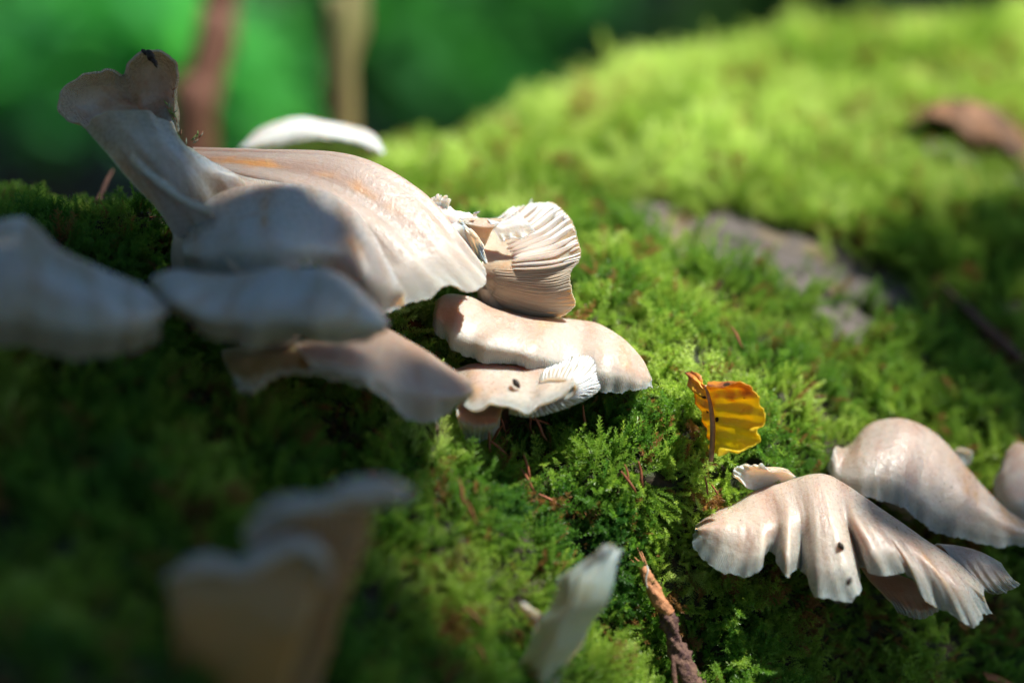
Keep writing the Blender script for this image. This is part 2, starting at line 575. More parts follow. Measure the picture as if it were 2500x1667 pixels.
# ---------------------------------------------------------------- the log
LOGC = [
    (-1500, [(1900, -1700), (1600, -1500), (1300, -1150), (1050, -850), (850, -550), (700, -300), (580, -60), (520, 150), (480, 350), (550, 1100)]),
    (-500, [(1900, -1700), (1600, -1500), (1300, -1150), (1050, -800), (850, -500), (700, -250), (580, -80), (530, 60), (500, 260), (570, 1000)]),
    (0, [(1900, -1650), (1600, -1400), (1300, -1050), (1050, -750), (850, -480), (700, -230), (580, -70), (550, 40), (518, 180), (590, 900)]),
    (300, [(1900, -1550), (1600, -1300), (1300, -950), (1050, -650), (850, -380), (720, -200), (630, -80), (610, 10), (570, 150), (640, 900)]),
    (600, [(1900, -1350), (1600, -1100), (1300, -800), (1080, -480), (950, -250), (800, -50), (680, 80), (610, 220), (575, 500), (640, 1300)]),
    (950, [(1900, -900), (1600, -700), (1300, -430), (1085, -150), (930, -20), (800, 60), (650, 320), (560, 800), (475, 1650), (560, 2700)]),
    (1300, [(1900, -450), (1600, -300), (1330, -170), (1130, -30), (990, 110), (850, 230), (680, 520), (530, 1050), (375, 2000), (440, 3000)]),
    (1600, [(1900, -150), (1600, -20), (1350, 0), (1130, 60), (950, 180), (780, 420), (600, 800), (430, 1450), (250, 2250), (310, 3200)]),
    (2000, [(1950, 0), (1650, 120), (1400, 180), (1150, 280), (950, 450), (760, 750), (560, 1150), (390, 1700), (180, 2400), (240, 3300)]),
    (2400, [(1950, 250), (1650, 350), (1400, 450), (1150, 600), (950, 800), (740, 1100), (520, 1450), (360, 1900), (135, 2550), (200, 3500)]),
    (3000, [(1950, 500), (1650, 650), (1400, 750), (1150, 900), (950, 1100), (720, 1400), (480, 1750), (310, 2150), (80, 2750), (140, 3700)]),
    (4300, [(1950, 900), (1650, 1050), (1400, 1200), (1150, 1350), (950, 1550), (720, 1850), (450, 2200), (240, 2650), (0, 3200), (80, 4100)]),
]
cols = []
for cx, rows in LOGC:
    pts = [P(cx, y, z) for y, z in rows]
    f0 = pts[0]
    front = [np.array([f0[0], f0[1] + .03, -.03]), np.array([f0[0], f0[1] - .01, .14]), np.array([f0[0], f0[1] - .02, .28])]
    b0 = pts[-1]
    back = [b0 + np.array([0, .06, -.07]), np.array([b0[0], b0[1] + .11, .2]), np.array([b0[0], b0[1] + .08, -.03])]
    cols.append(front + pts + back)
NA, NB = 300, 340
LS = catmull(catmull(np.array(cols), NA, 0), NB, 1)
LN = normals(LS)
if np.mean(LN[..., 2]) < 0:
    LN = -LN
A_, B_ = np.meshgrid(np.linspace(0, 1, NA), np.linspace(0, 1, NB), indexing='ij')


def lump(Q):
    """cushions of moss: centimetre lumps over the log"""
    x, y, z = Q[..., 0] * 100, Q[..., 1] * 100, Q[..., 2] * 100
    r = .0065 * fbm(x * .35 + z * .3, y * .35 - z * .22, 11, 3) + .0040 * fbm(x * .95 - z * .5, y * .9 + z * .8, 21, 3)
    return r


LS = LS + LN * lump(LS)[..., None]
# named lumps and hollows: (px, py, z, radius, height)
for (x, y, z, r, h) in [(985, 800, 30, 75, 40), (1020, 1075, -120, 95, 45), (1010, 1190, -250, 90, 30), (1390, 1130, -30, 90, 35), (1560, 1180, 20, 90, 30),
                        (1290, 1070, 60, 110, -50), (1110, 880, 60, 90, -60), (1850, 1620, 60, 130, 30), (1650, 1500, -10, 110, 35),
                        (370, 540, 60, 110, 45), (250, 520, 50, 100, 25), (120, 500, 50, 90, 20), (1080, 1330, -350, 130, 30), (700, 1100, -480, 130, 30),
                        (2100, 1560, 160, 160, -60), (500, 1500, -1180, 260, -110), (650, 1600, -1180, 220, -90), (1460, 300, 2200, 220, 25), (1750, 130, 2400, 260, 25), (2200, 70, 2600, 260, 20), (1180, 330, 1900, 200, 20)]:
    c = P(x, y, z)
    d = np.linalg.norm(LS - c, axis=2) / (r * 1e-4 * (1 + z / 7000))
    LS = LS + LN * (h * 1e-4 * np.exp(-d ** 2))[..., None]
LN = normals(LS)
if np.mean(LN[..., 2]) < 0:
    LN = -LN
LX, LY, LZ = proj(LS)


def inpoly(x, y, poly):
    r = np.zeros(x.shape, bool)
    m = len(poly)
    for i in range(m):
        x0, y0 = poly[i]
        x1, y1 = poly[(i + 1) % m]
        c = ((y0 > y) != (y1 > y)) & (x < (x1 - x0) * (y - y0) / (y1 - y0 + 1e-9) + x0)
        r ^= c
    return r


def bare_at(p):
    x, y, z = proj(p)
    wx = x + 45 * fbm(p[..., 0] * 90, p[..., 1] * 90, 5)
    wy = y + 35 * fbm(p[..., 0] * 90, p[..., 2] * 90 + 7, 6)
    b = inpoly(wx, wy, [(1495, 492), (1640, 500), (1770, 520), (1880, 552), (2020, 592), (2150, 645), (2260, 730), (2260, 790), (2120, 745), (1980, 700), (1820, 690), (1720, 672), (1640, 632), (1560, 585)])
    b |= inpoly(wx, wy, [(1960, 720), (2080, 740), (2140, 800), (2100, 850), (2010, 800)])
    return b & (z > 300) & (z < 1800)


def surfz(px, py):
    d2 = (LX - px) ** 2 + (LY - py) ** 2
    d2 = np.where(np.sum(LN * (CAM - LS), 2) > 0, d2, 1e12)
    return float(LZ[np.unravel_index(np.argmin(d2), d2.shape)])


bare = bare_at(LS).astype(float)
log = thing('mossy_log', 'thick fallen log lying across the whole view, covered in green moss', 'log', (LS[NA // 2, 3, 0], LS[NA // 2, 3, 1], 0))
mesh_obj('wood', LS.reshape(-1, 3), gridfaces(NA, NB, 0, bool(np.mean(normals(LS)[..., 2]) > 0)), M_LOG, log, attr={'bare': bare.ravel()})

# ---------------------------------------------------------------- moss
def shoot(kind, seed):
    """one moss shoot, stem along +Z, about 8 mm; leaves are small pointed blades"""
    r = np.random.default_rng(seed)
    V, F, T = [], [], []

    def leaf(p, d, n, L, w, t):
        s = np.cross(d, n)
        s /= np.linalg.norm(s) + 1e-9
        k = len(V)
        m = p + d * L * .4 + n * L * .10
        V.extend([p, m + s * w, p + d * L + n * L * -.12, m - s * w])
        F.append((k, k + 1, k + 2, k + 3))
        T.extend([t * .7, t, t, t])

    def axis(p0, d0, L, nleaf, ll, t0, bend, branch):
        p, d = np.array(p0), np.array(d0, float)
        d /= np.linalg.norm(d)
        pts = [p.copy()]
        for i in range(nleaf):
            d = d + bend / nleaf
            d /= np.linalg.norm(d)
            p = p + d * L / nleaf
            f = i / nleaf
            a = i * 2.4 + r.random()
            ref = np.cross(d, [.3, .9, .1])
            ref /= np.linalg.norm(ref)
            rad = ref * math.cos(a) + np.cross(d, ref) * math.sin(a)
            size = ll * (1 - .45 * f) * (.75 + .5 * r.random())
            leaf(p, (d * (.65 + .6 * f) + rad * .9) / 1.25, np.cross(np.cross(d, rad), rad) * -1 + d * .1, size, size * .17, min(1, t0 + (1 - t0) * (f * 1.3)))
            pts.append(p.copy())
            if branch and i > 2 and i % branch == 0 and f < .92:
                side = 1 if (i // branch) % 2 else -1
                bd = d * .75 + np.array([side, .25 * (r.random() - .5), .1])
                axis(p, bd, L * .36 * (1.15 - f), 9 + int(7 * (1 - f)), ll * .75, min(1, t0 + .2 + .8 * f), np.array([0, .4 * (r.random() - .5), .25]), 0)
        # stem ribbon
        k = len(V)
        s = np.array([1, .2, 0]) * 5e-5
        for q in pts[::3]:
            V.extend([q - s, q + s])
            T.extend([.2, .2])
        for i in range(len(pts[::3]) - 1):
            F.append((k + 2 * i, k + 2 * i + 1, k + 2 * i + 3, k + 2 * i + 2))

    if kind == 0:      # feathery frond
        axis((0, 0, 0), (0, 0, 1), .0085, 34, .0011, .15, np.array([.3 * (r.random() - .5), .7, -.25]), 3)
    elif kind == 1:    # bottle-brush shoot
        axis((0, 0, 0), (0, 0, 1), .0070, 46, .0013, .1, np.array([.5 * (r.random() - .5), .5 * r.random(), 0]), 0)
        axis((.0002, 0, .001), (.5, .2, 1), .0045, 26, .0011, .2, np.array([.3, .3, 0]), 0)
    else:              # short forked tuft
        for _ in range(4):
            axis((0, 0, 0), (r.random() - .5, r.random() - .5, .9), .0048, 22, .0010, .15, np.array([r.random() - .5, r.random() - .5, .1]), 0)
    me = bpy.data.meshes.new('moss_shoot')
    me.from_pydata([tuple(map(float, v)) for v in V], [], F)
    me.materials.append(M_MOSS)
    a = me.attributes.new('tip', 'FLOAT', 'POINT')
    a.data.foreach_set('value', np.array(T, np.float32))
    return bpy.data.objects.new('moss_shoot', me)


SHOOTS = bpy.data.collections.new('moss_shoots')
for k, kd in enumerate([0, 0, 0, 1, 1, 2, 2]):
    o = shoot(kd, 40 + k)
    o.name = 'moss_shoot_' + 'abcdefg'[k]
    SHOOTS.objects.link(o)

# points over the log, denser where they are seen closer
cell = np.linalg.norm(np.cross(LS[1:, :-1] - LS[:-1, :-1], LS[:-1, 1:] - LS[:-1, :-1]), axis=2)
cx, cy, cz = LX[:-1, :-1], LY[:-1, :-1], LZ[:-1, :-1]
inview = (cx > -350) & (cx < 2850) & (cy > -250) & (cy < 1900)
facing = np.sum(LN[:-1, :-1] * (CAM - LS[:-1, :-1]), 2) / np.linalg.norm(CAM - LS[:-1, :-1], axis=2)
dens = np.where(inview, 42e4, 5e4) * np.where(facing > -.25, 1, .25)
dens = dens * np.where(cz > 900, .7, 1.0) * np.where(cz < -900, .8, 1)
dens = np.where((LS[:-1, :-1, 2] < .3), 2e4, dens)
cnt = rng.poisson(cell * dens)
ii, jj = np.nonzero(cnt)
rep = cnt[ii, jj]
ii, jj = np.repeat(ii, rep), np.repeat(jj, rep)
fu, fv = rng.random(len(ii))[:, None], rng.random(len(ii))[:, None]


def bil(Aa):
    return (Aa[ii, jj] * (1 - fu) + Aa[ii + 1, jj] * fu) * (1 - fv) + (Aa[ii, jj + 1] * (1 - fu) + Aa[ii + 1, jj + 1] * fu) * fv


pp = bil(LS)
pn = bil(LN)
keep = ~bare_at(pp) | (rng.random(len(pp)) < .03)
pp, pn = pp[keep], pn[keep]
qx, qy, qz = proj(pp)
N_ = len(pp)
# each shoot leans from the normal towards light and hangs over on the steep flank
clump = np.stack([fbm(pp[:, 0] * 160, pp[:, 1] * 160 + pp[:, 2] * 90, s, 2) for s in (31, 32, 33)], 1)
dirs = pn + np.array([0, 0, .35]) + clump * 1.5 + rng.normal(0, .32, (N_, 3))
steep = np.clip(1 - pn[:, 2], 0, 1)[:, None]
dirs += steep * np.array([0, -.25, -.55])
dirs /= np.linalg.norm(dirs, axis=1, keepdims=True)
rot = np.zeros((N_, 3), np.float32)
for k in range(N_):
    e = Vector(dirs[k]).to_track_quat('Z', 'Y').to_euler()
    rot[k] = (e.x, e.y, e.z)
spin = rng.random(N_) * 6.283
scl = (.55 + .75 * rng.random(N_)) * (1 + .9 * fbm(pp[:, 0] * 70, pp[:, 1] * 70, 51)) * np.where(qz > 1000, 1.35, 1)
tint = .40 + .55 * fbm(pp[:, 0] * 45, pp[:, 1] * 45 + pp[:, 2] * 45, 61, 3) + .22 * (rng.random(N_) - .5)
tint += .34 * sstep(300, 1800, qz)  # paler with depth: sunlight on the far crest put into the tint
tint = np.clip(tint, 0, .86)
dead = (rng.random(N_) < .045) | ((fbm(pp[:, 0] * 120, pp[:, 1] * 120 + pp[:, 2] * 60, 71) > .36) & (rng.random(N_) < .55))
tint = np.where(dead, 1.0, tint)
kindf = fbm(pp[:, 0] * 70, pp[:, 1] * 70, 81) + .25 * (rng.random(N_) - .5)
idx = np.where(kindf > .12, rng.integers(3, 5, N_), np.where(kindf < -.22, rng.integers(5, 7, N_), rng.integers(0, 3, N_)))
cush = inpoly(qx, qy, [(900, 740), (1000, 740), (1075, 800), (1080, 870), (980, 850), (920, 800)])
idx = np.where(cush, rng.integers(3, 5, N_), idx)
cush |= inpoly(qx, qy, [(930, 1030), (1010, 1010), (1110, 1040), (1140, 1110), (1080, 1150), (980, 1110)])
tint = np.where(cush, .72 + .14 * rng.random(N_), tint)  # sunlit look of these two patches put into their tint
# taller sprouts standing on the crest
extra = []
for (x, s) in [(1512, 2.6), (1505, 2.0), (1420, 1.6), (1330, 1.8), (1300, 1.5), (1640, 1.6), (1765, 2.2), (1778, 1.8), (1975, 3.0), (1985, 2.4), (1965, 2.2), (1880, 1.5), (2120, 1.7), (2250, 1.6), (2380, 1.6), (1180, 1.5), (1120, 1.3)]:
    yy = np.where(np.abs(LX - x) < 14, LY, 1e9)
    yy = np.where((LZ > 0) & (LS[..., 2] > .3), yy, 1e9)
    q = np.unravel_index(np.argmin(yy), yy.shape)
    extra.append((LS[q] - np.array([0, 0, .001]), s * 1.15))
me = bpy.data.meshes.new('moss')
pts_all = np.concatenate([pp, np.array([e[0] for e in extra])])
me.from_pydata(pts_all.tolist(), [], [])
E = len(extra)
rot_all = np.concatenate([rot, np.stack([rng.normal(0, .15, E), rng.normal(0, .15, E), rng.random(E) * 6], 1)])
a = me.attributes.new('rot', 'FLOAT_VECTOR', 'POINT')
a.data.foreach_set('vector', rot_all.astype(np.float32).ravel())
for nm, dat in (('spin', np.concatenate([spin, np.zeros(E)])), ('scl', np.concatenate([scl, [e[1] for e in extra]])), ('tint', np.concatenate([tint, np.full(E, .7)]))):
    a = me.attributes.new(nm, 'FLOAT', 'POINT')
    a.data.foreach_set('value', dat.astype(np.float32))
a = me.attributes.new('idx', 'INT', 'POINT')
a.data.foreach_set('value', np.concatenate([idx, np.full(E, 3)]).astype(np.int32))
moss = bpy.data.objects.new('moss', me)
sc.collection.objects.link(moss)
tag(moss, 'feathery green moss growing all over the fallen log', 'moss', kind='stuff')
ng = bpy.data.node_groups.new('scatter_moss', 'GeometryNodeTree')
ng.interface.new_socket('Geometry', in_out='INPUT', socket_type='NodeSocketGeometry')
ng.interface.new_socket('Geometry', in_out='OUTPUT', socket_type='NodeSocketGeometry')
gi, go = ng.nodes.new('NodeGroupInput'), ng.nodes.new('NodeGroupOutput')
ci = ng.nodes.new('GeometryNodeCollectionInfo')
ci.inputs['Collection'].default_value = SHOOTS
ci.inputs['Separate Children'].default_value = True
ci.inputs['Reset Children'].default_value = True
iop = ng.nodes.new('GeometryNodeInstanceOnPoints')
iop.inputs['Pick Instance'].default_value = True


def named(nm, ty):
    x = ng.nodes.new('GeometryNodeInputNamedAttribute')
    x.data_type = ty
    x.inputs['Name'].default_value = nm
    return x.outputs['Attribute']


m2p = ng.nodes.new('GeometryNodeMeshToPoints')
ng.links.new(gi.outputs[0], m2p.inputs['Mesh'])
ng.links.new(m2p.outputs[0], iop.inputs['Points'])
ng.links.new(ci.outputs[0], iop.inputs['Instance'])
ng.links.new(named('idx', 'INT'), iop.inputs['Instance Index'])
ng.links.new(named('rot', 'FLOAT_VECTOR'), iop.inputs['Rotation'])
ng.links.new(named('scl', 'FLOAT'), iop.inputs['Scale'])
ri = ng.nodes.new('GeometryNodeRotateInstances')
ri.inputs['Local Space'].default_value = True
cx_ = ng.nodes.new('ShaderNodeCombineXYZ')
ng.links.new(named('spin', 'FLOAT'), cx_.inputs[2])
ng.links.new(cx_.outputs[0], ri.inputs['Rotation'])
ng.links.new(iop.outputs[0], ri.inputs[0])
ng.links.new(ri.outputs[0], go.inputs[0])
md = moss.modifiers.new('scatter', 'NODES')
md.node_group = ng

print('moss shoots', N_)

# ---------------------------------------------------------------- mushrooms
def shroom(label, loc, group='oyster mushrooms growing on the mossy log'):
    return thing('oyster_mushroom', label, 'mushroom', loc, group)


# the large cluster cap: sunlit top that sweeps from the upright lobe to the middle of the log
m1 = shroom('largest mushroom, folded cap with upright dark lobe and sunlit orange-streaked top', P(560, 720, -100))
cap('cap', [
    [(470, 402), (620, 408), (860, 420), (1000, 500), (1108, 600), (1170, 662)],
    [(470, 366), (620, 371), (860, 385), (1030, 464), (1132, 570), (1184, 640)],
    [(470, 370), (640, 378), (855, 398), (1020, 492), (1125, 610), (1186, 680)],
    [(468, 378), (630, 390), (835, 428), (992, 530), (1095, 640), (1156, 714)],
    [(466, 390), (618, 406), (805, 452), (952, 550), (1045, 650), (1100, 694)],
    [(464, 405), (604, 424), (778, 470), (912, 562), (1005, 670), (1050, 724)],
    [(462, 424), (590, 444), (745, 490), (885, 578), (955, 682), (988, 744)],
    [(460, 446), (575, 468), (712, 512), (852, 600), (925, 695), (938, 766)]],
    M_BIG, m1, 220, 90, (35, 7), ruffle=5, rf=4, seed=2, jag=2.5, zrow=[60, 0, -60, -110, -150, -160], zcol=[300, 100, 45, 0, -25, -55, -60, -100],
    w=[.6, .7, .8, .85, .9, 1])
cap('upright_lobe', [
    [(400, 440), (330, 385), (262, 340), (207, 312)], [(400, 425), (310, 345), (225, 305), (166, 290)], [(405, 412), (300, 310), (205, 268), (144, 237)],
    [(410, 402), (310, 290), (245, 235), (190, 197)], [(415, 395), (330, 280), (282, 225), (256, 174)], [(420, 390), (350, 280), (318, 235), (306, 192)],
    [(425, 385), (365, 270), (335, 205), (320, 150)], [(430, 380), (388, 260), (368, 185), (357, 127)], [(436, 375), (412, 260), (404, 195), (408, 144)],
    [(440, 375), (425, 290), (421, 225), (432, 171)], [(446, 372), (436, 335), (424, 290), (420, 240)]],
    M_SHADED, m1, 140, 50, (28, 8), ruffle=4, rf=5, seed=6, jag=3, zrow=[-50, 90, 70, -10], zcol=[-140, -100, -60, -20, 0, 0, 0, 0, -10, -10, -10])
cap('front_wall', [
    [(445, 600), (400, 525), (340, 462), (268, 382), (207, 312)], [(460, 620), (430, 520), (375, 440), (300, 358), (235, 284)],
    [(480, 625), (450, 520), (405, 430), (335, 345), (272, 271)], [(495, 625), (475, 510), (435, 410), (372, 335), (320, 267)],
    [(525, 620), (505, 490), (455, 405), (402, 340), (370, 277)], [(560, 600), (525, 465), (475, 400), (432, 350), (412, 300)],
    [(600, 580), (560, 455), (505, 402), (470, 372), (446, 342)], [(640, 570), (600, 450), (540, 410), (500, 388), (474, 368)]],
    M_SHADED, m1, 90, 60, (30, 10), ruffle=3, rf=3, seed=9, zrow=[-60, -180, -240, -250, -190], zcol=[60, 20, 0, 0, 20, 60, 120, 200])
cap('curled_fold', [
    [(470, 640), (390, 515), (345, 445), (322, 392), (326, 368)], [(480, 640), (410, 520), (360, 450), (338, 408), (340, 388)],
    [(490, 640), (430, 525), (380, 455), (358, 425), (364, 408)], [(500, 640), (455, 535), (415, 480), (398, 456), (402, 440)],
    [(515, 640), (480, 560), (460, 510), (446, 490), (452, 474)], [(540, 640), (515, 580), (505, 535), (495, 515), (505, 498)],
    [(560, 640), (540, 590), (525, 545), (515, 522), (522, 508)]],
    M_SHADED, m1, 70, 44, (30, 14), ruffle=3, rf=2, seed=11, zrow=[-200, -300, -340, -370, -345])
cap('inner_fold', [
    [(440, 520), (425, 440), (420, 385), (432, 345)], [(500, 540), (480, 470), (470, 410), (470, 365)], [(560, 560), (540, 480), (520, 430), (510, 385)],
    [(640, 560), (620, 490), (600, 455), (590, 430)], [(740, 560), (720, 500), (700, 470), (690, 450)]],
    M_PEACH, m1, 60, 30, (20, 10), seed=12, zrow=[-160, -150, -110, -60])
tube('stem', [P(480, 560, -230), P(500, 640, -180), P(560, 740, -80), P(640, 800, 0)], [.0055, .008, .010, .012], M_STEM, m1)
for (x, y, z, s) in [(368, 135, -40, 9), (377, 150, -44, 7), (352, 128, -30, 5), (380, 160, -46, 4)]:
    t = np.linspace(0, 1, 4)
    tube('dirt_crumb', [P(x - s, y - s * 1.2, z - 5), P(x, y, z - 12), P(x + s * .8, y + s * 1.5, z - 6)], [s * .5e-4, s * 1.1e-4, s * .4e-4], M_DIRT, m1, 10, 8, rough=1.2, seed=int(x))

# shaded dome below it
m2 = shroom('domed bluish cap in deep shade directly under the largest mushroom', P(620, 760, -250))
cap('cap', [
    [(520, 600), (455, 560), (448, 590), (445, 620), (455, 648)], [(545, 540), (495, 497), (478, 560), (478, 620), (490, 664)],
    [(600, 500), (560, 460), (550, 520), (555, 600), (575, 676)], [(660, 490), (640, 447), (632, 510), (635, 590), (650, 664)],
    [(720, 490), (715, 446), (715, 510), (720, 590), (730, 648)], [(770, 500), (775, 455), (795, 520), (812, 610), (815, 665)],
    [(810, 520), (830, 482), (866, 560), (888, 660), (885, 740)], [(840, 550), (875, 520), (918, 600), (945, 690), (935, 764)],
    [(860, 590), (910, 570), (950, 640), (978, 705), (985, 742)]],
    M_GREY2, m2, 160, 60, (40, 12), ruffle=6, rf=3, seed=14, zrow=[-60, -190, -330, -420, -400], zcol=[100, 20, -30, -60, -40, 40, -30, 30, 120])
tube('stem', [P(640, 600, -420), P(650, 690, -250), P(660, 780, -60)], [.009, .008, .010], M_STEM, m2)

m3 = shroom('broad grey cap with scalloped margin in shade below the domed cap', P(660, 860, -350))
cap('cap', [
    [(450, 760), (400, 700), (372, 690), (367, 694), (368, 702)], [(470, 740), (430, 668), (385, 675), (382, 705), (390, 728)],
    [(520, 730), (490, 668), (450, 690), (430, 740), (436, 775)], [(580, 720), (565, 670), (530, 710), (490, 770), (488, 810)],
    [(630, 710), (630, 658), (590, 705), (560, 780), (552, 838)], [(680, 710), (690, 652), (660, 700), (630, 780), (614, 848)],
    [(720, 710), (745, 650), (725, 700), (695, 775), (690, 834)], [(760, 715), (800, 655), (790, 705), (765, 780), (762, 834)],
    [(790, 730), (850, 680), (850, 725), (828, 790), (820, 842)], [(810, 750), (905, 735), (910, 765), (895, 805), (880, 838)],
    [(820, 770), (938, 785), (944, 795), (942, 805), (932, 815)]],
    M_SHADED, m3, 140, 60, (40, 14), ruffle=7, rf=4, seed=17, zrow=[-450, -640, -800, -850, -800], zcol=[200, 100, 0, 0, 0, 0, 0, 0, 60, 150, 220])
tube('stem', [P(680, 740, -600), P(670, 790, -400), P(660, 850, -150)], [.006, .006, .008], M_STEM, m3)

m4 = shroom('blurred cap in bluish shade cut off by the edge of the view, peaked top', P(60, 900, -620))
cap('cap', [
    [(-260, 760), (-330, 700), (-330, 760), (-310, 830), (-290, 850)], [(-160, 640), (-200, 600), (-210, 690), (-200, 800), (-190, 850)],
    [(-50, 590), (-70, 556), (-90, 660), (-90, 780), (-90, 860)], [(40, 590), (40, 532), (20, 640), (5, 770), (0, 848)],
    [(80, 610), (92, 556), (90, 660), (95, 780), (95, 852)], [(120, 650), (140, 602), (170, 690), (180, 790), (178, 868)],
    [(150, 690), (200, 636), (245, 710), (260, 800), (256, 874)], [(180, 720), (270, 668), (315, 740), (330, 810), (328, 864)],
    [(200, 740), (340, 698), (372, 745), (380, 790), (378, 826)], [(210, 760), (400, 748), (405, 760), (402, 775), (396, 782)]],
    M_SHADED, m4, 120, 50, (45, 16), ruffle=8, rf=4, seed=19, zrow=[-620, -800, -980, -1010, -950], zcol=[0, 0, 0, 0, 0, 0, 0, 40, 120, 200])
tube('stem', [P(60, 700, -760), P(70, 780, -600), P(90, 850, -420)], [.006, .006, .007], M_STEM, m4)

m5 = shroom('drooping peach and grey cap tucked beneath the scalloped cap', P(800, 940, -280))
c5 = cap('cap', [
    [(740, 820), (720, 832), (735, 850), (750, 870), (765, 885)], [(800, 800), (810, 812), (830, 850), (845, 890), (855, 915)],
    [(860, 795), (880, 803), (895, 850), (905, 905), (918, 945)], [(915, 795), (935, 800), (945, 850), (957, 930), (972, 1005)],
    [(975, 830), (995, 826), (1003, 870), (1012, 950), (1018, 1028)], [(1030, 865), (1048, 857), (1056, 900), (1066, 960), (1075, 1022)],
    [(1080, 900), (1098, 892), (1105, 925), (1112, 965), (1113, 1000)], [(1120, 930), (1148, 924), (1152, 938), (1152, 952), (1148, 965)]],
    M_PEACH, m5, 110, 50, (30, 10), ruffle=5, rf=3, seed=23, zrow=[-180, -300, -400, -450, -430], zcol=[-200, -160, -100, -40, 0, 30, 60, 90])
cu = cap('underside_lobe', [
    [(540, 850), (545, 875), (560, 905), (580, 930)], [(600, 840), (605, 870), (612, 915), (615, 950)], [(680, 835), (680, 865), (672, 890), (668, 914)],
    [(760, 830), (755, 860), (745, 885), (745, 905)], [(830, 830), (830, 865), (840, 895), (850, 925)], [(890, 840), (895, 880), (905, 915), (915, 945)]],
    M_OLIVE, m5, 80, 30, (20, 12), seed=24, ruffle=4, zrow=[-350, -440, -520, -560])
tube('stem', [P(840, 830, -280), P(810, 870, -180), P(790, 900, -60)], [.004, .005, .007], M_STEM, m5)

# folded cap that shows its white gills
m6 = shroom('upturned cap showing sunlit white gills, its stem torn, beside the largest mushroom', P(1180, 760, 60))
S6 = cap('cap', [
    [(1128, 540), (1150, 540), (1185, 540), (1228, 534)], [(1140, 560), (1180, 556), (1225, 535), (1262, 514)], [(1150, 580), (1205, 572), (1262, 540), (1306, 500)],
    [(1160, 600), (1225, 590), (1295, 556), (1348, 499)], [(1168, 618), (1240, 610), (1320, 574), (1377, 517)], [(1175, 632), (1250, 628), (1335, 598), (1398, 547)],
    [(1180, 645), (1255, 645), (1345, 628), (1413, 590)], [(1184, 656), (1258, 662), (1345, 655), (1417, 632)], [(1187, 668), (1258, 680), (1338, 682), (1393, 664)],
    [(1189, 680), (1256, 698), (1335, 712), (1394, 704)], [(1190, 692), (1250, 715), (1330, 738), (1404, 742)], [(1190, 705), (1244, 732), (1310, 756), (1384, 763)],
    [(1188, 720), (1230, 750), (1285, 772), (1345, 780)]],
    M_PEACH, m6, 260, 70, (26, 6), ruffle=1.5, rf=6, seed=27, jag=1.6, out=-1, bump=.8,
    zrow=[80, 70, 60, 70], zcol=[160, 190, 190, 150, 90, 30, -20, -50, -60, -50, -10, 20, 90], w=[.2, .6, .9, 1])
lamellae(S6[1], S6[2], S6[3], m6, M_GILL, 27, height=26, v0=.30, lean=.5, seed=5, u0=.07, u1=.60, thin=2.0)
lamellae(S6[1], S6[2], S6[3], m6, M_GILLP, 60, height=3, v0=.10, lean=.2, seed=6, u0=.60, u1=.98, thin=1.4)
cap('torn_skin', [
    [(1128, 527), (1120, 545), (1125, 570)], [(1180, 530), (1175, 560), (1168, 600)], [(1228, 533), (1205, 560), (1180, 610)]],
    M_PEACH, m6, 50, 24, (10, 6), seed=28, jag=5, zrow=[60, 40, 90])
cap('torn_flap', [
    [(1186, 530), (1200, 552), (1220, 585)], [(1226, 536), (1230, 556), (1238, 584)], [(1250, 524), (1258, 548), (1270, 580)], [(1262, 514), (1290, 545), (1310, 566)]],
    M_WHITE, m6, 50, 24, (9, 5), seed=29, jag=4, zrow=[60, 50, 40])
cap('torn_flap', [
    [(1090, 545), (1105, 560), (1120, 590), (1140, 640)], [(1112, 535), (1128, 552), (1140, 585), (1160, 636)], [(1130, 528), (1140, 552), (1155, 580), (1180, 640)],
    [(1136, 540), (1148, 570), (1172, 600), (1183, 628)]],
    M_WHITE, m6, 70, 40, (12, 6), seed=31, ruffle=8, rf=3, jag=6, zrow=[0, -30, -30, -10])
cap('torn_flap', [
    [(1050, 520), (1048, 500), (1054, 478)], [(1066, 530), (1070, 505), (1080, 480)], [(1085, 540), (1092, 515), (1100, 488)]],
    M_WHITE, m6, 40, 24, (10, 6), seed=33, jag=8, ruffle=5, rf=2, zrow=[60, 60, 50])
tube('stem', [P(1050, 520, 80), P(1080, 530, 70), P(1130, 545, 80), P(1190, 560, 110)], [.0035, .0032, .0026, .0020], M_WHITE, m6, rough=.5)
tube('stem_base', [P(1195, 690, 90), P(1200, 740, 130), P(1215, 800, 230)], [.0030, .0036, .0050], M_STEM, m6)
cap('torn_flap', [[(1152, 528), (1156, 522), (1160, 518)], [(1162, 530), (1166, 522), (1174, 515)]], M_WHITE, m6, 20, 10, (5, 3), seed=34, jag=3, zrow=[50, 45, 45])

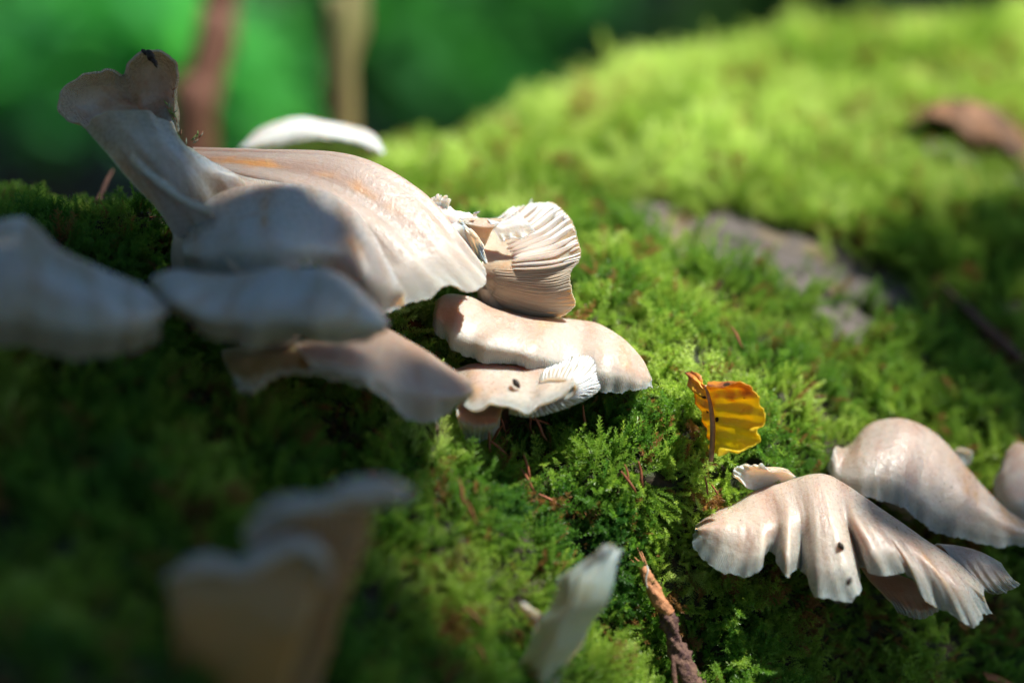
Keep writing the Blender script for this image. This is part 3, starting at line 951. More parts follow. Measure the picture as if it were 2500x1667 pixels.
# smooth cap in focus, two lobes
m7 = shroom('smooth glossy cream cap of two lobes in sharp focus below the white gills', P(1300, 860, 250))
cap('cap', [
    [(1075, 760, 170), (1064, 738, 40), (1062, 744, 5), (1060, 758, -10), (1062, 775, -10)],
    [(1108, 750, 240), (1095, 717, 70), (1078, 742, -15), (1070, 775, -60), (1072, 815, -60)],
    [(1170, 760, 300), (1150, 724, 80), (1128, 758, -45), (1108, 808, -95), (1108, 855, -85)],
    [(1230, 785, 340), (1205, 747, 90), (1182, 780, -50), (1158, 830, -105), (1152, 876, -90)],
    [(1300, 805, 360), (1270, 763, 100), (1248, 800, -55), (1222, 848, -115), (1212, 888, -95)],
    [(1355, 812, 360), (1330, 771, 110), (1312, 812, -50), (1290, 860, -110), (1282, 897, -95)],
    [(1395, 815, 370), (1382, 776, 130), (1372, 822, -15), (1358, 875, -75), (1352, 915, -65)],
    [(1430, 820, 370), (1420, 781, 130), (1420, 832, 0), (1414, 890, -60), (1412, 945, -55)],
    [(1470, 835, 350), (1468, 790, 120), (1478, 845, -30), (1474, 905, -85), (1468, 958, -75)],
    [(1515, 860, 310), (1525, 822, 90), (1532, 865, -20), (1528, 915, -65), (1518, 961, -60)],
    [(1555, 895, 230), (1570, 870, 60), (1576, 900, 0), (1570, 930, -30), (1560, 951, -30)],
    [(1575, 930, 120), (1590, 915, 40), (1595, 925, 20), (1594, 932, 10), (1596, 937, 5)]],
    M_CAP, m7, 320, 120, (40, 6), ruffle=7, rf=6, seed=37, jag=2.6, bump=2)
cap('inner_curl', [
    [(1150, 770), (1150, 745), (1150, 722)], [(1195, 790), (1200, 765), (1205, 745)], [(1235, 800), (1240, 775), (1245, 742)], [(1270, 805), (1265, 780), (1262, 738)], [(1300, 810), (1290, 790), (1282, 760)]],
    M_PEACH, m7, 60, 24, (10, 5), seed=38, jag=4, zrow=[170, 160, 150])
tube('stem', [P(1300, 830, 150), P(1300, 880, 230), P(1300, 930, 330)], [.009, .0075, .010], M_STEM, m7)

# lower front cap, margin rolled up so that gills show at one side
m8 = shroom('small rosy cap with wavy margin and rolled-up gilled side, lowest of the sunlit cluster', P(1230, 1040, 60))
cap('cap', [
    [(1112, 935), (1108, 902), (1130, 935), (1140, 970), (1130, 988)], [(1140, 925), (1152, 888), (1162, 930), (1166, 975), (1160, 1002)],
    [(1180, 920), (1198, 887), (1200, 930), (1200, 965), (1196, 985)], [(1220, 920), (1232, 889), (1236, 930), (1236, 965), (1230, 988)],
    [(1255, 920), (1265, 892), (1270, 930), (1268, 970), (1262, 1000)], [(1290, 920), (1298, 894), (1304, 930), (1302, 970), (1294, 1003)],
    [(1315, 922), (1330, 896), (1338, 925), (1338, 955), (1332, 982)], [(1335, 925), (1355, 908), (1368, 925), (1372, 945), (1368, 966)],
    [(1350, 930), (1375, 912), (1395, 920), (1403, 932), (1402, 944)]],
    M_ROSY, m8, 200, 80, (26, 8), ruffle=2.5, rf=3, seed=41, jag=2.0, bump=1.0, zrow=[-40, -70, -150, -215, -250], zcol=[40, 0, 0, 0, 0, 0, 0, 10, 20])
S8 = cap('gilled_lobe', [
    [(1318, 935), (1322, 915), (1330, 893)], [(1345, 935), (1352, 908), (1362, 884)], [(1370, 935), (1384, 905), (1400, 874)], [(1388, 938), (1410, 908), (1432, 871)],
    [(1395, 942), (1425, 918), (1456, 888)], [(1398, 948), (1432, 935), (1466, 922)], [(1390, 958), (1425, 952), (1460, 950)], [(1370, 968), (1398, 972), (1422, 978)],
    [(1335, 980), (1352, 992), (1366, 1001)], [(1290, 990), (1302, 1005), (1308, 1015)], [(1240, 988), (1243, 1002), (1243, 1010)]],
    M_WHITE, m8, 240, 50, (18, 5), ruffle=1, rf=4, seed=43, jag=1.5, out=-1, bump=1, zrow=[-170, -120, -60], zcol=[10, 10, 10, 10, 0, 0, -20, -60, -100, -110, -100])
lamellae(S8[1], S8[2], S8[3], m8, M_GILL, 60, height=4, v0=.03, lean=.2, seed=9, thin=1.3, u0=.02, u1=.98)
cap('folded_base', [
    [(1135, 950), (1114, 1000), (1120, 1030), (1142, 1072)], [(1160, 960), (1150, 1010), (1155, 1040), (1160, 1074)], [(1195, 960), (1190, 1012), (1190, 1040), (1178, 1066)],
    [(1235, 965), (1222, 1014), (1212, 1035), (1196, 1050)]],
    M_PEACH, m8, 70, 40, (20, 8), seed=45, ruffle=3, jag=3, zrow=[-60, -150, -190, -130])
tube('stem', [P(1190, 930, -120), P(1200, 990, -60), P(1190, 1050, 0)], [.002, .0022, .003], M_STEM, m8)
o = tube('seed_husk', [P(1253, 926, -172), P(1260, 935, -196), P(1268, 946, -190)], [.0002, .0008, .0003], M_DIRT, None, 12, 8)
tag(o, 'dark seed husk lying on the small rosy cap', 'seed husk')

# frilled cap, lower part of the picture
m9 = shroom('wide frilled rosy cap with deep pleats, standing out over the mossy flank', P(2010, 1420, 260))
r9 = [(1702, 1282), (1742, 1250), (1790, 1227), (1830, 1198), (1868, 1184), (1902, 1176), (1934, 1167), (1965, 1160), (1995, 1156),
      (2022, 1160), (2050, 1171), (2080, 1186), (2115, 1212), (2152, 1242), (2198, 1275), (2252, 1314), (2322, 1364), (2396, 1434)]
m9x = [[(1697, 1290), (1694, 1297), (1690, 1305)], [(1738, 1275), (1725, 1318), (1708, 1360)], [(1800, 1275), (1790, 1350), (1775, 1398)], [(1852, 1270), (1850, 1350), (1840, 1402)],
       [(1892, 1260), (1890, 1315), (1880, 1350)], [(1925, 1255), (1925, 1350), (1925, 1408)], [(1953, 1250), (1956, 1330), (1958, 1382)], [(1982, 1250), (1985, 1370), (1988, 1450)],
       [(2012, 1250), (2040, 1380), (2066, 1466)], [(2040, 1250), (2078, 1360), (2106, 1436)], [(2062, 1252), (2082, 1330), (2088, 1386)], [(2090, 1258), (2125, 1340), (2150, 1402)],
       [(2130, 1272), (2180, 1345), (2218, 1404)], [(2165, 1290), (2220, 1375), (2255, 1462)], [(2210, 1315), (2268, 1400), (2312, 1492)], [(2265, 1355), (2325, 1430), (2376, 1530)],
       [(2325, 1385), (2362, 1435), (2398, 1500)], [(2400, 1450), (2410, 1475), (2418, 1500)]]
c9x = [[(a[0] + (1990 - a[0]) * .15, a[1] + 40), a] + m_ for a, m_ in zip(r9, m9x)]
cap('cap', c9x, M_ROSY, m9, 420, 130, (40, 6), ruffle=6, rf=13, seed=47, jag=3, bump=2, zrow=[190, 40, -80, -120, -120],
    zcol=[60, 30, 0, -15, 28, -35, 35, -40, -70, -30, 45, -35, -10, -25, -10, -20, 25, 80], w=[0, .05, .2, .8, 1])
cap('side_lobe', [
    [(2270, 1345), (2290, 1329), (2330, 1372), (2380, 1430), (2405, 1442)], [(2290, 1350), (2332, 1333), (2370, 1370), (2410, 1425), (2440, 1448)],
    [(2310, 1360), (2382, 1347), (2410, 1375), (2440, 1415), (2470, 1440)], [(2330, 1370), (2426, 1370), (2450, 1388), (2470, 1412), (2492, 1427)]],
    M_ROSY, m9, 120, 60, (22, 6), seed=49, ruffle=4, rf=4, jag=3, zrow=[120, 70, 30, 0, 0])
cap('lower_lobe', [
    [(2100, 1380), (2130, 1420), (2170, 1460), (2190, 1490)], [(2160, 1390), (2180, 1430), (2205, 1475), (2222, 1508)], [(2220, 1410), (2235, 1440), (2250, 1480), (2258, 1508)],
    [(2280, 1440), (2285, 1460), (2290, 1475), (2292, 1488)]],
    M_PEACH, m9, 60, 30, (16, 8), seed=50, ruffle=4, jag=3, zrow=[60, 40, 20, 20])
cap('rear_lobe', [
    [(1900, 1195), (1860, 1200), (1822, 1190), (1798, 1165)], [(1910, 1185), (1870, 1180), (1825, 1168), (1791, 1148)], [(1920, 1178), (1885, 1164), (1845, 1150), (1806, 1139)],
    [(1935, 1172), (1905, 1160), (1872, 1146), (1836, 1136)], [(1945, 1168), (1920, 1160), (1890, 1153), (1862, 1137)]],
    M_WHITE, m9, 70, 40, (22, 7), seed=51, ruffle=4, rf=2, jag=3, zrow=[100, 50, 10, -10])
tube('stem', [P(2010, 1260, 60), P(2010, 1340, 170), P(2010, 1420, 300)], [.009, .0075, .010], M_STEM, m9)
for (x, y, z, a, lab) in [(2053, 1332, -150, 20, 'dark oval seed husk high on the frilled cap'), (2073, 1418, -268, -20, 'dark oval seed husk near the lowest frill of the frilled cap')]:
    o = tube('seed_husk', [P(x - a * .25, y - 9, z), P(x, y, z - 12), P(x + a * .25, y + 9, z - 6)], [.0002, .0007, .0003], M_DIRT, None, 12, 8)
    tag(o, lab, 'seed husk')

m10 = shroom('tall sloping cap with ochre creases behind the frilled cap', P(2200, 1290, 560))
cap('cap', [
    [(2080, 1140), (2060, 1110), (2040, 1090), (2032, 1115), (2026, 1142)], [(2110, 1110), (2085, 1078), (2062, 1115), (2050, 1155), (2045, 1195)],
    [(2135, 1090), (2108, 1046), (2100, 1100), (2095, 1160), (2095, 1212)], [(2165, 1080), (2142, 1026), (2140, 1090), (2136, 1160), (2136, 1215)],
    [(2195, 1080), (2190, 1017), (2185, 1095), (2180, 1170), (2178, 1231)], [(2220, 1085), (2236, 1027), (2225, 1110), (2215, 1190), (2214, 1246)],
    [(2245, 1100), (2278, 1052), (2265, 1140), (2252, 1215), (2246, 1272)], [(2260, 1115), (2314, 1087), (2310, 1170), (2296, 1245), (2288, 1300)],
    [(2280, 1140), (2358, 1141), (2362, 1205), (2350, 1265), (2340, 1314)], [(2310, 1180), (2396, 1187), (2415, 1240), (2420, 1290), (2420, 1333)],
    [(2350, 1220), (2448, 1240), (2468, 1275), (2478, 1305), (2486, 1335)], [(2400, 1260), (2520, 1285), (2535, 1305), (2545, 1325), (2550, 1345)]],
    M_ROSY, m10, 260, 90, (40, 8), ruffle=5, rf=6, seed=53, jag=3, zrow=[420, 310, 200, 160, 150], zcol=[60, 30, 0, 0, 0, 10, 20, 30, 40, 60, 80, 120])
cap('rear_lobe', [[(2310, 1120), (2325, 1108), (2338, 1097)], [(2320, 1130), (2345, 1118), (2372, 1104)], [(2330, 1150), (2348, 1142), (2362, 1132)]],
    M_WHITE, m10, 40, 20, (14, 6), seed=54, zrow=[420, 400, 390])
tube('stem', [P(2200, 1130, 330), P(2200, 1220, 450), P(2200, 1300, 600)], [.010, .008, .011], M_STEM, m10)

m11 = shroom('pale round cap partly out of view beside the tall sloping cap', P(2560, 1260, 760))
cap('cap', [
    [(2520, 1090), (2490, 1078), (2470, 1092), (2450, 1112)], [(2540, 1110), (2500, 1110), (2462, 1130), (2430, 1162)], [(2560, 1140), (2510, 1150), (2465, 1170), (2428, 1195)],
    [(2580, 1170), (2530, 1190), (2480, 1210), (2441, 1226)], [(2600, 1190), (2560, 1220), (2520, 1245), (2480, 1268)], [(2640, 1200), (2620, 1240), (2590, 1275), (2560, 1300)],
    [(2700, 1210), (2690, 1250), (2680, 1290), (2670, 1320)]],
    M_ROSY, m11, 90, 50, (36, 8), ruffle=3, rf=4, seed=57, zrow=[520, 430, 390, 400])
tube('stem', [P(2560, 1170, 500), P(2560, 1230, 600), P(2560, 1290, 760)], [.009, .008, .010], M_STEM, m11)

# two-tiered funnel close to the lens
m12 = shroom('very blurred two-tiered funnel-shaped mushroom with ochre underside, low in the shade', P(600, 1750, -1270))
cap('upper_rim', [
    [(640, 1320), (612, 1290), (600, 1300), (608, 1345)], [(660, 1290), (625, 1238), (640, 1262), (662, 1302)], [(690, 1260), (668, 1207), (690, 1240), (706, 1272)],
    [(740, 1250), (725, 1201), (742, 1235), (752, 1262)], [(790, 1250), (780, 1203), (800, 1228), (808, 1250)], [(840, 1225), (835, 1170), (850, 1205), (850, 1240)],
    [(890, 1210), (895, 1156), (902, 1200), (898, 1232)], [(930, 1215), (955, 1160), (950, 1200), (940, 1225)], [(950, 1225), (1010, 1190), (1002, 1212), (985, 1226)]],
    M_GREY2, m12, 90, 40, (30, 20), seed=61, zrow=[-1170, -1270, -1360, -1320])
cap('upper_gills', [
    [(690, 1720), (680, 1500), (655, 1400), (628, 1318)], [(715, 1720), (715, 1510), (705, 1390), (690, 1280)], [(735, 1720), (750, 1510), (755, 1380), (752, 1250)],
    [(750, 1720), (780, 1510), (810, 1380), (815, 1240)], [(760, 1720), (808, 1520), (855, 1370), (875, 1225)], [(768, 1720), (836, 1480), (888, 1347), (916, 1222)]],
    M_OLIVE, m12, 90, 40, (30, 16), seed=62, zrow=[-1250, -1270, -1280, -1280], out=-1)
cap('lower_rim', [
    [(430, 1430), (408, 1392), (402, 1408), (408, 1430)], [(470, 1400), (450, 1355), (455, 1385), (462, 1415)], [(520, 1390), (512, 1340), (520, 1375), (525, 1405)],
    [(590, 1400), (585, 1360), (590, 1390), (595, 1410)], [(650, 1375), (645, 1328), (655, 1360), (655, 1390)], [(705, 1350), (708, 1306), (716, 1335), (712, 1360)],
    [(745, 1360), (765, 1318), (764, 1345), (752, 1368)], [(765, 1385), (795, 1352), (790, 1375), (775, 1398)], [(775, 1420), (808, 1400), (802, 1415), (790, 1430)]],
    M_GREY2, m12, 90, 36, (30, 20), seed=63, zrow=[-1300, -1360, -1440, -1420])
cap('lower_gills', [
    [(430, 1720), (425, 1600), (420, 1500), (406, 1405)], [(490, 1720), (490, 1600), (480, 1500), (470, 1390)], [(550, 1720), (560, 1600), (560, 1500), (560, 1392)],
    [(600, 1720), (620, 1600), (630, 1500), (650, 1370)], [(650, 1720), (680, 1600), (710, 1500), (735, 1350)], [(690, 1720), (720, 1600), (760, 1500), (800, 1405)]],
    M_OLIVE, m12, 90, 40, (30, 16), seed=64, zrow=[-1320, -1380, -1410, -1410], out=-1)
tube('stem', [P(610, 1690, -1050), P(610, 1760, -1020), P(610, 1840, -980)], [.009, .010, .012], M_STEM, m12)

m13 = shroom('thin upright translucent mushroom with a small side finger, beside the brown stick', P(1320, 1780, -330))
cap('cap', [
    [(1255, 1760), (1262, 1640), (1290, 1575), (1305, 1528), (1332, 1480), (1350, 1436), (1360, 1394), (1436, 1346)],
    [(1312, 1760), (1320, 1640), (1345, 1580), (1362, 1528), (1388, 1482), (1402, 1436), (1412, 1386), (1468, 1340)],
    [(1335, 1760), (1355, 1640), (1385, 1580), (1405, 1528), (1432, 1482), (1450, 1434), (1462, 1382), (1497, 1333)],
    [(1360, 1760), (1388, 1632), (1426, 1578), (1448, 1528), (1481, 1480), (1498, 1430), (1509, 1376), (1526, 1337)]],
    M_THIN, m13, 90, 140, (12, 6), ruffle=6, rf=3, seed=67, jag=4, bump=4, zrow=[-380, -430, -470, -500, -520, -520, -500, -470], zcol=[0, -50, -30, 20], w=[1] * 8)
tube('side_finger', [P(1345, 1545, -450), P(1315, 1515, -460), P(1290, 1490, -470), P(1270, 1474, -470)], [.0022, .0017, .0011, .0007], M_THIN, m13, rough=.5)
tube('stem', [P(1330, 1640, -420), P(1320, 1720, -380), P(1315, 1790, -320)], [.0035, .004, .006], M_STEM, m13)

m14 = shroom('small pale cap standing behind the ridge of the largest mushroom', P(760, 470, 950))
cap('cap', [
    [(620, 385), (592, 360), (588, 362), (597, 368)], [(650, 370), (630, 320), (632, 345), (640, 362)], [(690, 360), (690, 297), (695, 330), (695, 352)],
    [(730, 355), (740, 291), (742, 320), (742, 342)], [(770, 355), (785, 300), (790, 325), (790, 340)], [(820, 360), (850, 311), (855, 338), (855, 350)],
    [(860, 368), (905, 330), (910, 352), (905, 366)], [(880, 378), (934, 368), (936, 376), (928, 380)]],
    M_WHITE, m14, 100, 40, (26, 10), seed=71, zrow=[1000, 900, 800, 790])
cap('gills', [
    [(720, 420), (660, 395), (600, 366)], [(730, 420), (690, 390), (650, 358)], [(745, 420), (730, 385), (705, 348)], [(765, 420), (770, 380), (768, 338)],
    [(785, 420), (810, 385), (840, 346)], [(795, 420), (850, 392), (895, 364)], [(800, 420), (865, 400), (928, 380)]],
    simple('gill_flesh_backlit', (.80, .80, .34), .6, sss=.8, radius=.004), m14, 70, 30, (10, 6), seed=72, zrow=[980, 900, 830], out=-1)  # yellow glow of light coming through the cap, put into the gill colour
tube('stem', [P(760, 400, 980), P(760, 440, 1000), P(750, 500, 1050)], [.007, .006, .009], M_STEM, m14)

# ---------------------------------------------------------------- fallen leaf on the moss
def leaf_mat():
    m = NT('yellow_leaf_blade')
    tc = m.n('TexCoord')
    sep = m.n('SeparateXYZ')
    m.l(tc.outputs['UV'], sep.inputs[0])
    U, V = sep.outputs[0], sep.outputs[1]
    nz = m.noise(tc.outputs['Object'], 260, 4)
    f = m.math('ADD', m.math('MULTIPLY', V, .75), m.math('MULTIPLY', U, .2))
    f = m.math('ADD', f, m.math('MULTIPLY', m.math('SUBTRACT', nz, .5), .7))
    col = m.ramp(f, [(.2, (.92, .80, .04)), (.62, (.92, .66, .04)), (.80, (.76, .34, .05)), (.92, (.45, .15, .05))])
    vein = m.math('POWER', m.math('ABSOLUTE', m.math('SINE', m.math('MULTIPLY', m.math('SUBTRACT', V, m.math('MULTIPLY', U, .25)), 3.1416 * 6))), 8.0)
    col = m.mix(m.math('MULTIPLY', m.math('SUBTRACT', 1.0, vein), .0), col, (.8, .6, .2))
    vor = m.n('TexVoronoi')
    vor.inputs['Scale'].default_value = 200
    m.l(tc.outputs['Object'], vor.inputs['Vector'])
    col = m.mix(m.math('MULTIPLY', m.math('LESS_THAN', vor.outputs['Distance'], .2), m.math('GREATER_THAN', m.noise(tc.outputs['Object'], 130, 2), .55)), col, (.08, .04, .02))
    m.l(col, m.b.inputs['Base Color'])
    m.b.inputs['Roughness'].default_value = .45
    m.l(m.bump(m.noise(tc.outputs['Object'], 1200, 3), .0003), m.b.inputs['Normal'])
    tr = m.n('BsdfTranslucent')
    m.l(col, tr.inputs[0])
    mx = m.n('MixShader')
    mx.inputs[0].default_value = .45
    m.l(m.b.outputs[0], mx.inputs[1])
    m.l(tr.outputs[0], mx.inputs[2])
    m.l(mx.outputs[0], [n for n in m.t.nodes if n.type == 'OUTPUT_MATERIAL'][0].inputs['Surface'])
    return m.m


M_YL = leaf_mat()
yl = thing('fallen_leaf', 'yellow and orange alder leaf folded along its midrib, standing on the moss', 'leaf', P(1740, 1120, 120))


def leaf_half(inner, outer, z0, z1, seed):
    A = catmull(np.array([P(x, y, z0) for x, y in inner]), 120)
    B = catmull(np.array([P(x, y, z1) for x, y in outer]), 120)
    t = np.linspace(0, 1, 36)[None, :, None]
    S = A[:, None] * (1 - t) + B[:, None] * t
    U, V = np.meshgrid(np.linspace(0, 1, 120), np.linspace(0, 1, 36), indexing='ij')
    nn = normals(S)
    ph = (U - V * .22) * 6.5
    fold = np.abs((ph % 1) - .5) * 2
    S = S + nn * ((9e-4 * fold + 6e-4 * fbm(U * 6, V * 4, seed) - 8e-4 * np.sin(V * 3.14)) * np.minimum(1, V * 4))[..., None]
    tooth = 5e-4 * ((np.abs((ph * 2.0) % 1 - .5)) - .25) + 2.5e-4 * vnoise(U * 60, U * 0, seed)
    d = B - A
    d /= np.linalg.norm(d, axis=1, keepdims=True)
    S = S + d[:, None] * (tooth * V ** 4)[..., None]
    return S, nn, U, V


S, nn, U, V = leaf_half([(1724, 943), (1733, 980), (1739, 1020), (1742, 1060), (1741, 1100), (1745, 1106)],
                        [(1728, 938), (1760, 934), (1805, 930), (1836, 938), (1842, 956), (1857, 966), (1858, 992), (1868, 1010), (1869, 1030), (1853, 1048), (1860, 1064), (1848, 1084), (1824, 1098), (1793, 1099), (1755, 1103)], 0, -120, 3)
slab('blade_half', S, -nn if np.mean(nn @ FWD) > 0 else nn, np.full(S.shape[:2], 2.5e-4), M_YL, yl, V, 1 - U)['label'] = 'broad yellow half of the leaf with orange top'
S, nn, U, V = leaf_half([(1724, 943), (1733, 980), (1739, 1020), (1742, 1060), (1741, 1100)], [(1706, 925), (1690, 903), (1671, 908), (1678, 935), (1695, 975), (1714, 1020), (1730, 1060), (1738, 1098)], 2, 60, 5)
slab('blade_half', S, -nn if np.mean(nn @ FWD) > 0 else nn, np.full(S.shape[:2], 2.5e-4), M_YL, yl, V, .25 - U * .2 + .7)['label'] = 'narrow brownish half turned away'
tube('midrib', [P(1722, 940, -4), P(1734, 985, -8), P(1740, 1040, -12), P(1738, 1100, -10), P(1735, 1125, 0)], [.0003, .0005, .0007, .0007, .0006], simple('leaf_rib', (.45, .25, .16), .5, nscale=500), yl, 30, 8)

# ---------------------------------------------------------------- stick
st = thing('broken_stick', 'broken stick with bare orange wood end and dark bark, sunk in moss', 'stick', P(1700, 1690, -65))
tube('bare_wood', [P(1562, 1368, -90), P(1576, 1400, -103), P(1596, 1440, -110), P(1618, 1478, -110), P(1632, 1500, -110)], [.0007, .0013, .0016, .0017, .0016], M_WOODSTICK, st, 60, 16, rough=.45, seed=2)
tube('bark', [P(1610, 1490, -107), P(1628, 1506, -110), P(1638, 1540, -107), P(1652, 1580, -105), P(1672, 1620, -105), P(1695, 1670, -105), P(1720, 1730, -85)],
     [.0008, .0020, .0018, .0021, .0022, .0024, .0024], M_STICKBARK, st, 90, 20, rough=.8, seed=5)
for k, (a, b) in enumerate([((1575, 1392), (1556, 1336)), ((1570, 1388), (1548, 1358)), ((1580, 1396), (1566, 1345)), ((1572, 1396), (1540, 1366))]):
    tube('splinter', [P(*a, -97), P((a[0] + b[0]) / 2 + 2, (a[1] + b[1]) / 2, -105), P(*b, -95)], [.0005, .0003, .00008], M_WOODSTICK, st, 12, 6)
o = tube('thin_twig', [P(1642, 1600, -135), P(1646, 1650, -145), P(1652, 1710, -145)], [.0006, .0007, .0006], M_TWIG, None, 30, 8, rough=.4)
tag(o, 'thin reddish twig standing upright just beside the broken stick', 'twig')
o = tube('grass_root', [P(1579, 1380, -125), P(1582, 1392, -131), P(1577, 1412, -131), P(1580, 1436, -127)], [.0002, .00025, .0002, .00015], simple('white_root', (.7, .68, .62), .5), None, 20, 6)
tag(o, 'short white root thread lying on the bare end of the stick', 'root')

# red twig on the flank
o = tube('fallen_twig', [*[P(x, y, surfz(x, y) - 100) for x, y in ((2300, 700), (2345, 740), (2390, 785), (2440, 830), (2490, 880))]], [.0008, .0014, .0014, .0016, .0012], M_TWIG, None, 40, 10, rough=.5)
tag(o, 'dark reddish twig lying down the shaded mossy flank', 'twig')

# curled dead leaf and pale bark edge high on the log
zd = surfz(2400, 380) - 190
dl = thing('dead_leaf', 'curled brown dead leaf arched over the sunlit moss crest', 'leaf', P(2400, 400, 1900))
cap('blade', [
    [(2232, 300), (2224, 298), (2222, 308), (2232, 318), (2244, 316)], [(2262, 292), (2262, 272), (2262, 282), (2268, 296), (2282, 296)],
    [(2300, 290), (2298, 254), (2296, 275), (2312, 312), (2330, 300)], [(2340, 285), (2345, 247), (2336, 285), (2344, 345), (2360, 330)],
    [(2380, 290), (2395, 254), (2378, 310), (2384, 385), (2402, 365)], [(2410, 310), (2436, 270), (2418, 315), (2424, 362), (2440, 350)],
    [(2440, 330), (2475, 300), (2460, 345), (2466, 398), (2480, 385)], [(2470, 370), (2510, 340), (2500, 390), (2505, 440), (2520, 425)],
    [(2520, 420), (2560, 400), (2555, 440), (2560, 480), (2570, 465)]],
    M_DEAD, dl, 160, 50, (12, 8), ruffle=14, rf=5, jag=10, bump=9, seed=81, zrow=[zd + 190, zd + 60, zd - 60, zd - 40, zd + 110])
bk = thing('bark_flake', 'pale purplish bark flakes half buried in moss under the dead leaf', 'bark', P(2380, 430, 1850))
cap('flake', [[(2262, 345), (2270, 362)], [(2310, 350), (2318, 372)], [(2350, 366), (2362, 392)], [(2388, 388), (2396, 408)]], M_LICHEN, bk, 50, 12, (14, 10), jag=8, bump=8, seed=83, zrow=[zd - 60, zd - 110])
cap('flake', [[(2436, 405), (2446, 424)], [(2466, 412), (2476, 440)], [(2500, 430), (2505, 462)]], M_LICHEN, bk, 40, 12, (14, 10), jag=8, bump=8, seed=84, zrow=[zd - 60, zd - 110])
o = cap('orange_leaf_scrap', [[(1768, 140), (1775, 185)], [(1800, 150), (1805, 190)], [(1818, 165), (1820, 195)]], simple('orange_scrap', (.6, .36, .12), .6), None, 20, 12, (8, 6), zrow=[surfz(1795, 180) - 110, surfz(1795, 180) - 140])[0]
tag(o, 'small orange leaf scrap caught in the bright moss near the log crest', 'leaf scrap')
o = cap('brown_leaf_scrap', [[(2400, 1638), (2410, 1660)], [(2440, 1648), (2448, 1672)], [(2480, 1672), (2484, 1690)]], simple('brown_scrap', (.45, .16, .05), .6), None, 20, 12, (8, 6), zrow=[surfz(2430, 1660) - 95, surfz(2430, 1660) - 110])[0]
tag(o, 'reddish brown leaf scrap in dark moss under the frilled cap', 'leaf scrap')
o = cap('rusty_leaf_scrap', [[(1345, 480), (1350, 505)], [(1362, 475), (1368, 505)], [(1378, 480), (1382, 505)]], simple('rusty_scrap', (.45, .2, .08), .6), None, 20, 12, (8, 6), zrow=[surfz(1362, 500) - 100, surfz(1362, 500) - 130])[0]
tag(o, 'rusty leaf scrap in the moss just above the white gills', 'leaf scrap')
o = tube('dead_stalk', [P(238, 492, 350), P(250, 468, 380), P(262, 440, 420), P(276, 415, 460)], [.0007, .0006, .0005, .0003], M_TWIG, None, 20, 8)
tag(o, 'short reddish dead stem poking up behind the shaded moss ridge', 'stem')
o = tube('moss_stalk', [P(350, 532, 20), P(385, 530, 15), P(420, 533, 10), P(448, 542, 10)], [.00015, .0002, .0002, .00015], M_NEEDLE, None, 20, 6)
tag(o, 'hair-thin reddish stalk lying across moss beside the dark mushroom', 'stalk')
for (x, y, z) in [(775, 641, -560), (742, 640, -560)]:
    o = tube('moss_crumb', [P(x - 5, y - 6, z), P(x, y, z - 12), P(x + 4, y + 7, z)], [.0002, .0006, .0003], simple('crumb', (.35, .38, .12), .6), None, 10, 8, rough=1)
    tag(o, 'tiny green moss crumb on the shaded domed cap', 'crumb', 'tiny moss crumbs on the domed cap')
mf = thing('moss_wisp', 'pale dried moss wisps stuck to the back of the largest mushroom', 'moss', P(465, 350, -40))
r_ = random.Random(3)
for k in range(26):
    bx, by = r_.choice([(412, 255), (420, 230), (425, 290), (438, 330), (470, 348), (455, 345), (480, 338)])
    bx += r_.uniform(-8, 8); by += r_.uniform(-14, 12)
    a = r_.uniform(-2.6, -.4); L = r_.uniform(8, 20)
    tube('strand', [P(bx, by, -60), P(bx + math.cos(a) * L * .5, by + math.sin(a) * L * .4, -66), P(bx + math.cos(a) * L, by + math.sin(a) * L, -60)], [.00018, .00022, .00008],
         simple('wisp%d' % k, r_.choice([(.36, .40, .28), (.2, .3, .08), (.3, .15, .08)]), .7), mf, 8, 5)

# dry needles caught in the moss
bm_pts = []
specs = [(1236, 1215, -110, 60), (1180, 1140, -150, -50), (1262, 1200, -120, 75), (1168, 1158, -170, 40), (1305, 1112, -10, 80), (1312, 1118, -10, 60), (1132, 1100, -120, 85), (1200, 1070, -20, 70),
         (1527, 1155, 40, 75), (1540, 1178, 20, 55), (1690, 1168, 90, 55), (1556, 1160, 60, 80), (1424, 1095, 50, 85), (1090, 1250, -300, 70), (1110, 1310, -380, 65), (1130, 1600, -560, 60), (1100, 1560, -500, 40),
         (2320, 560, 1350, 20), (700, 930, -330, 75), (705, 960, -350, 85), (1355, 1085, 30, 20), (1650, 1180, 70, 80), (1478, 1560, -80, 88), (1290, 1240, -130, 30), (905, 1080, -270, 40), (1765, 870, 420, 60), (1740, 1290, 60, 20)]
src = None
for k, (x, y, z, a) in enumerate(specs):
    # sit just proud of the log surface at that pixel
    d2 = (LX - x) ** 2 + (LY - y) ** 2
    d2 = np.where(np.sum(LN * (CAM - LS), 2) > 0, d2, 1e9)
    q = np.unravel_index(np.argmin(d2), d2.shape)
    c = LS[q] + LN[q] * .0085
    if src is None:
        src = tube('dry_needle', [np.array([-.0045, 0, 0]), np.array([-.001, .0002, .0002]), np.array([.002, -.0002, 0]), np.array([.0045, .0003, 0])], [.0002, .00045, .00045, .00015], M_NEEDLE, None, 16, 7)
        o = src
    else:
        o = src.copy()
        sc.collection.objects.link(o)
    o.location = c
    o.rotation_euler = (rng.normal(0, .3), -math.radians(-a), rng.normal(0, .4))
    s = rng.uniform(.5, .85)
    o.scale = (s, s, s)
    tag(o, 'dry reddish brown needle caught in the moss', 'needle', 'dry brown needles caught in the moss')

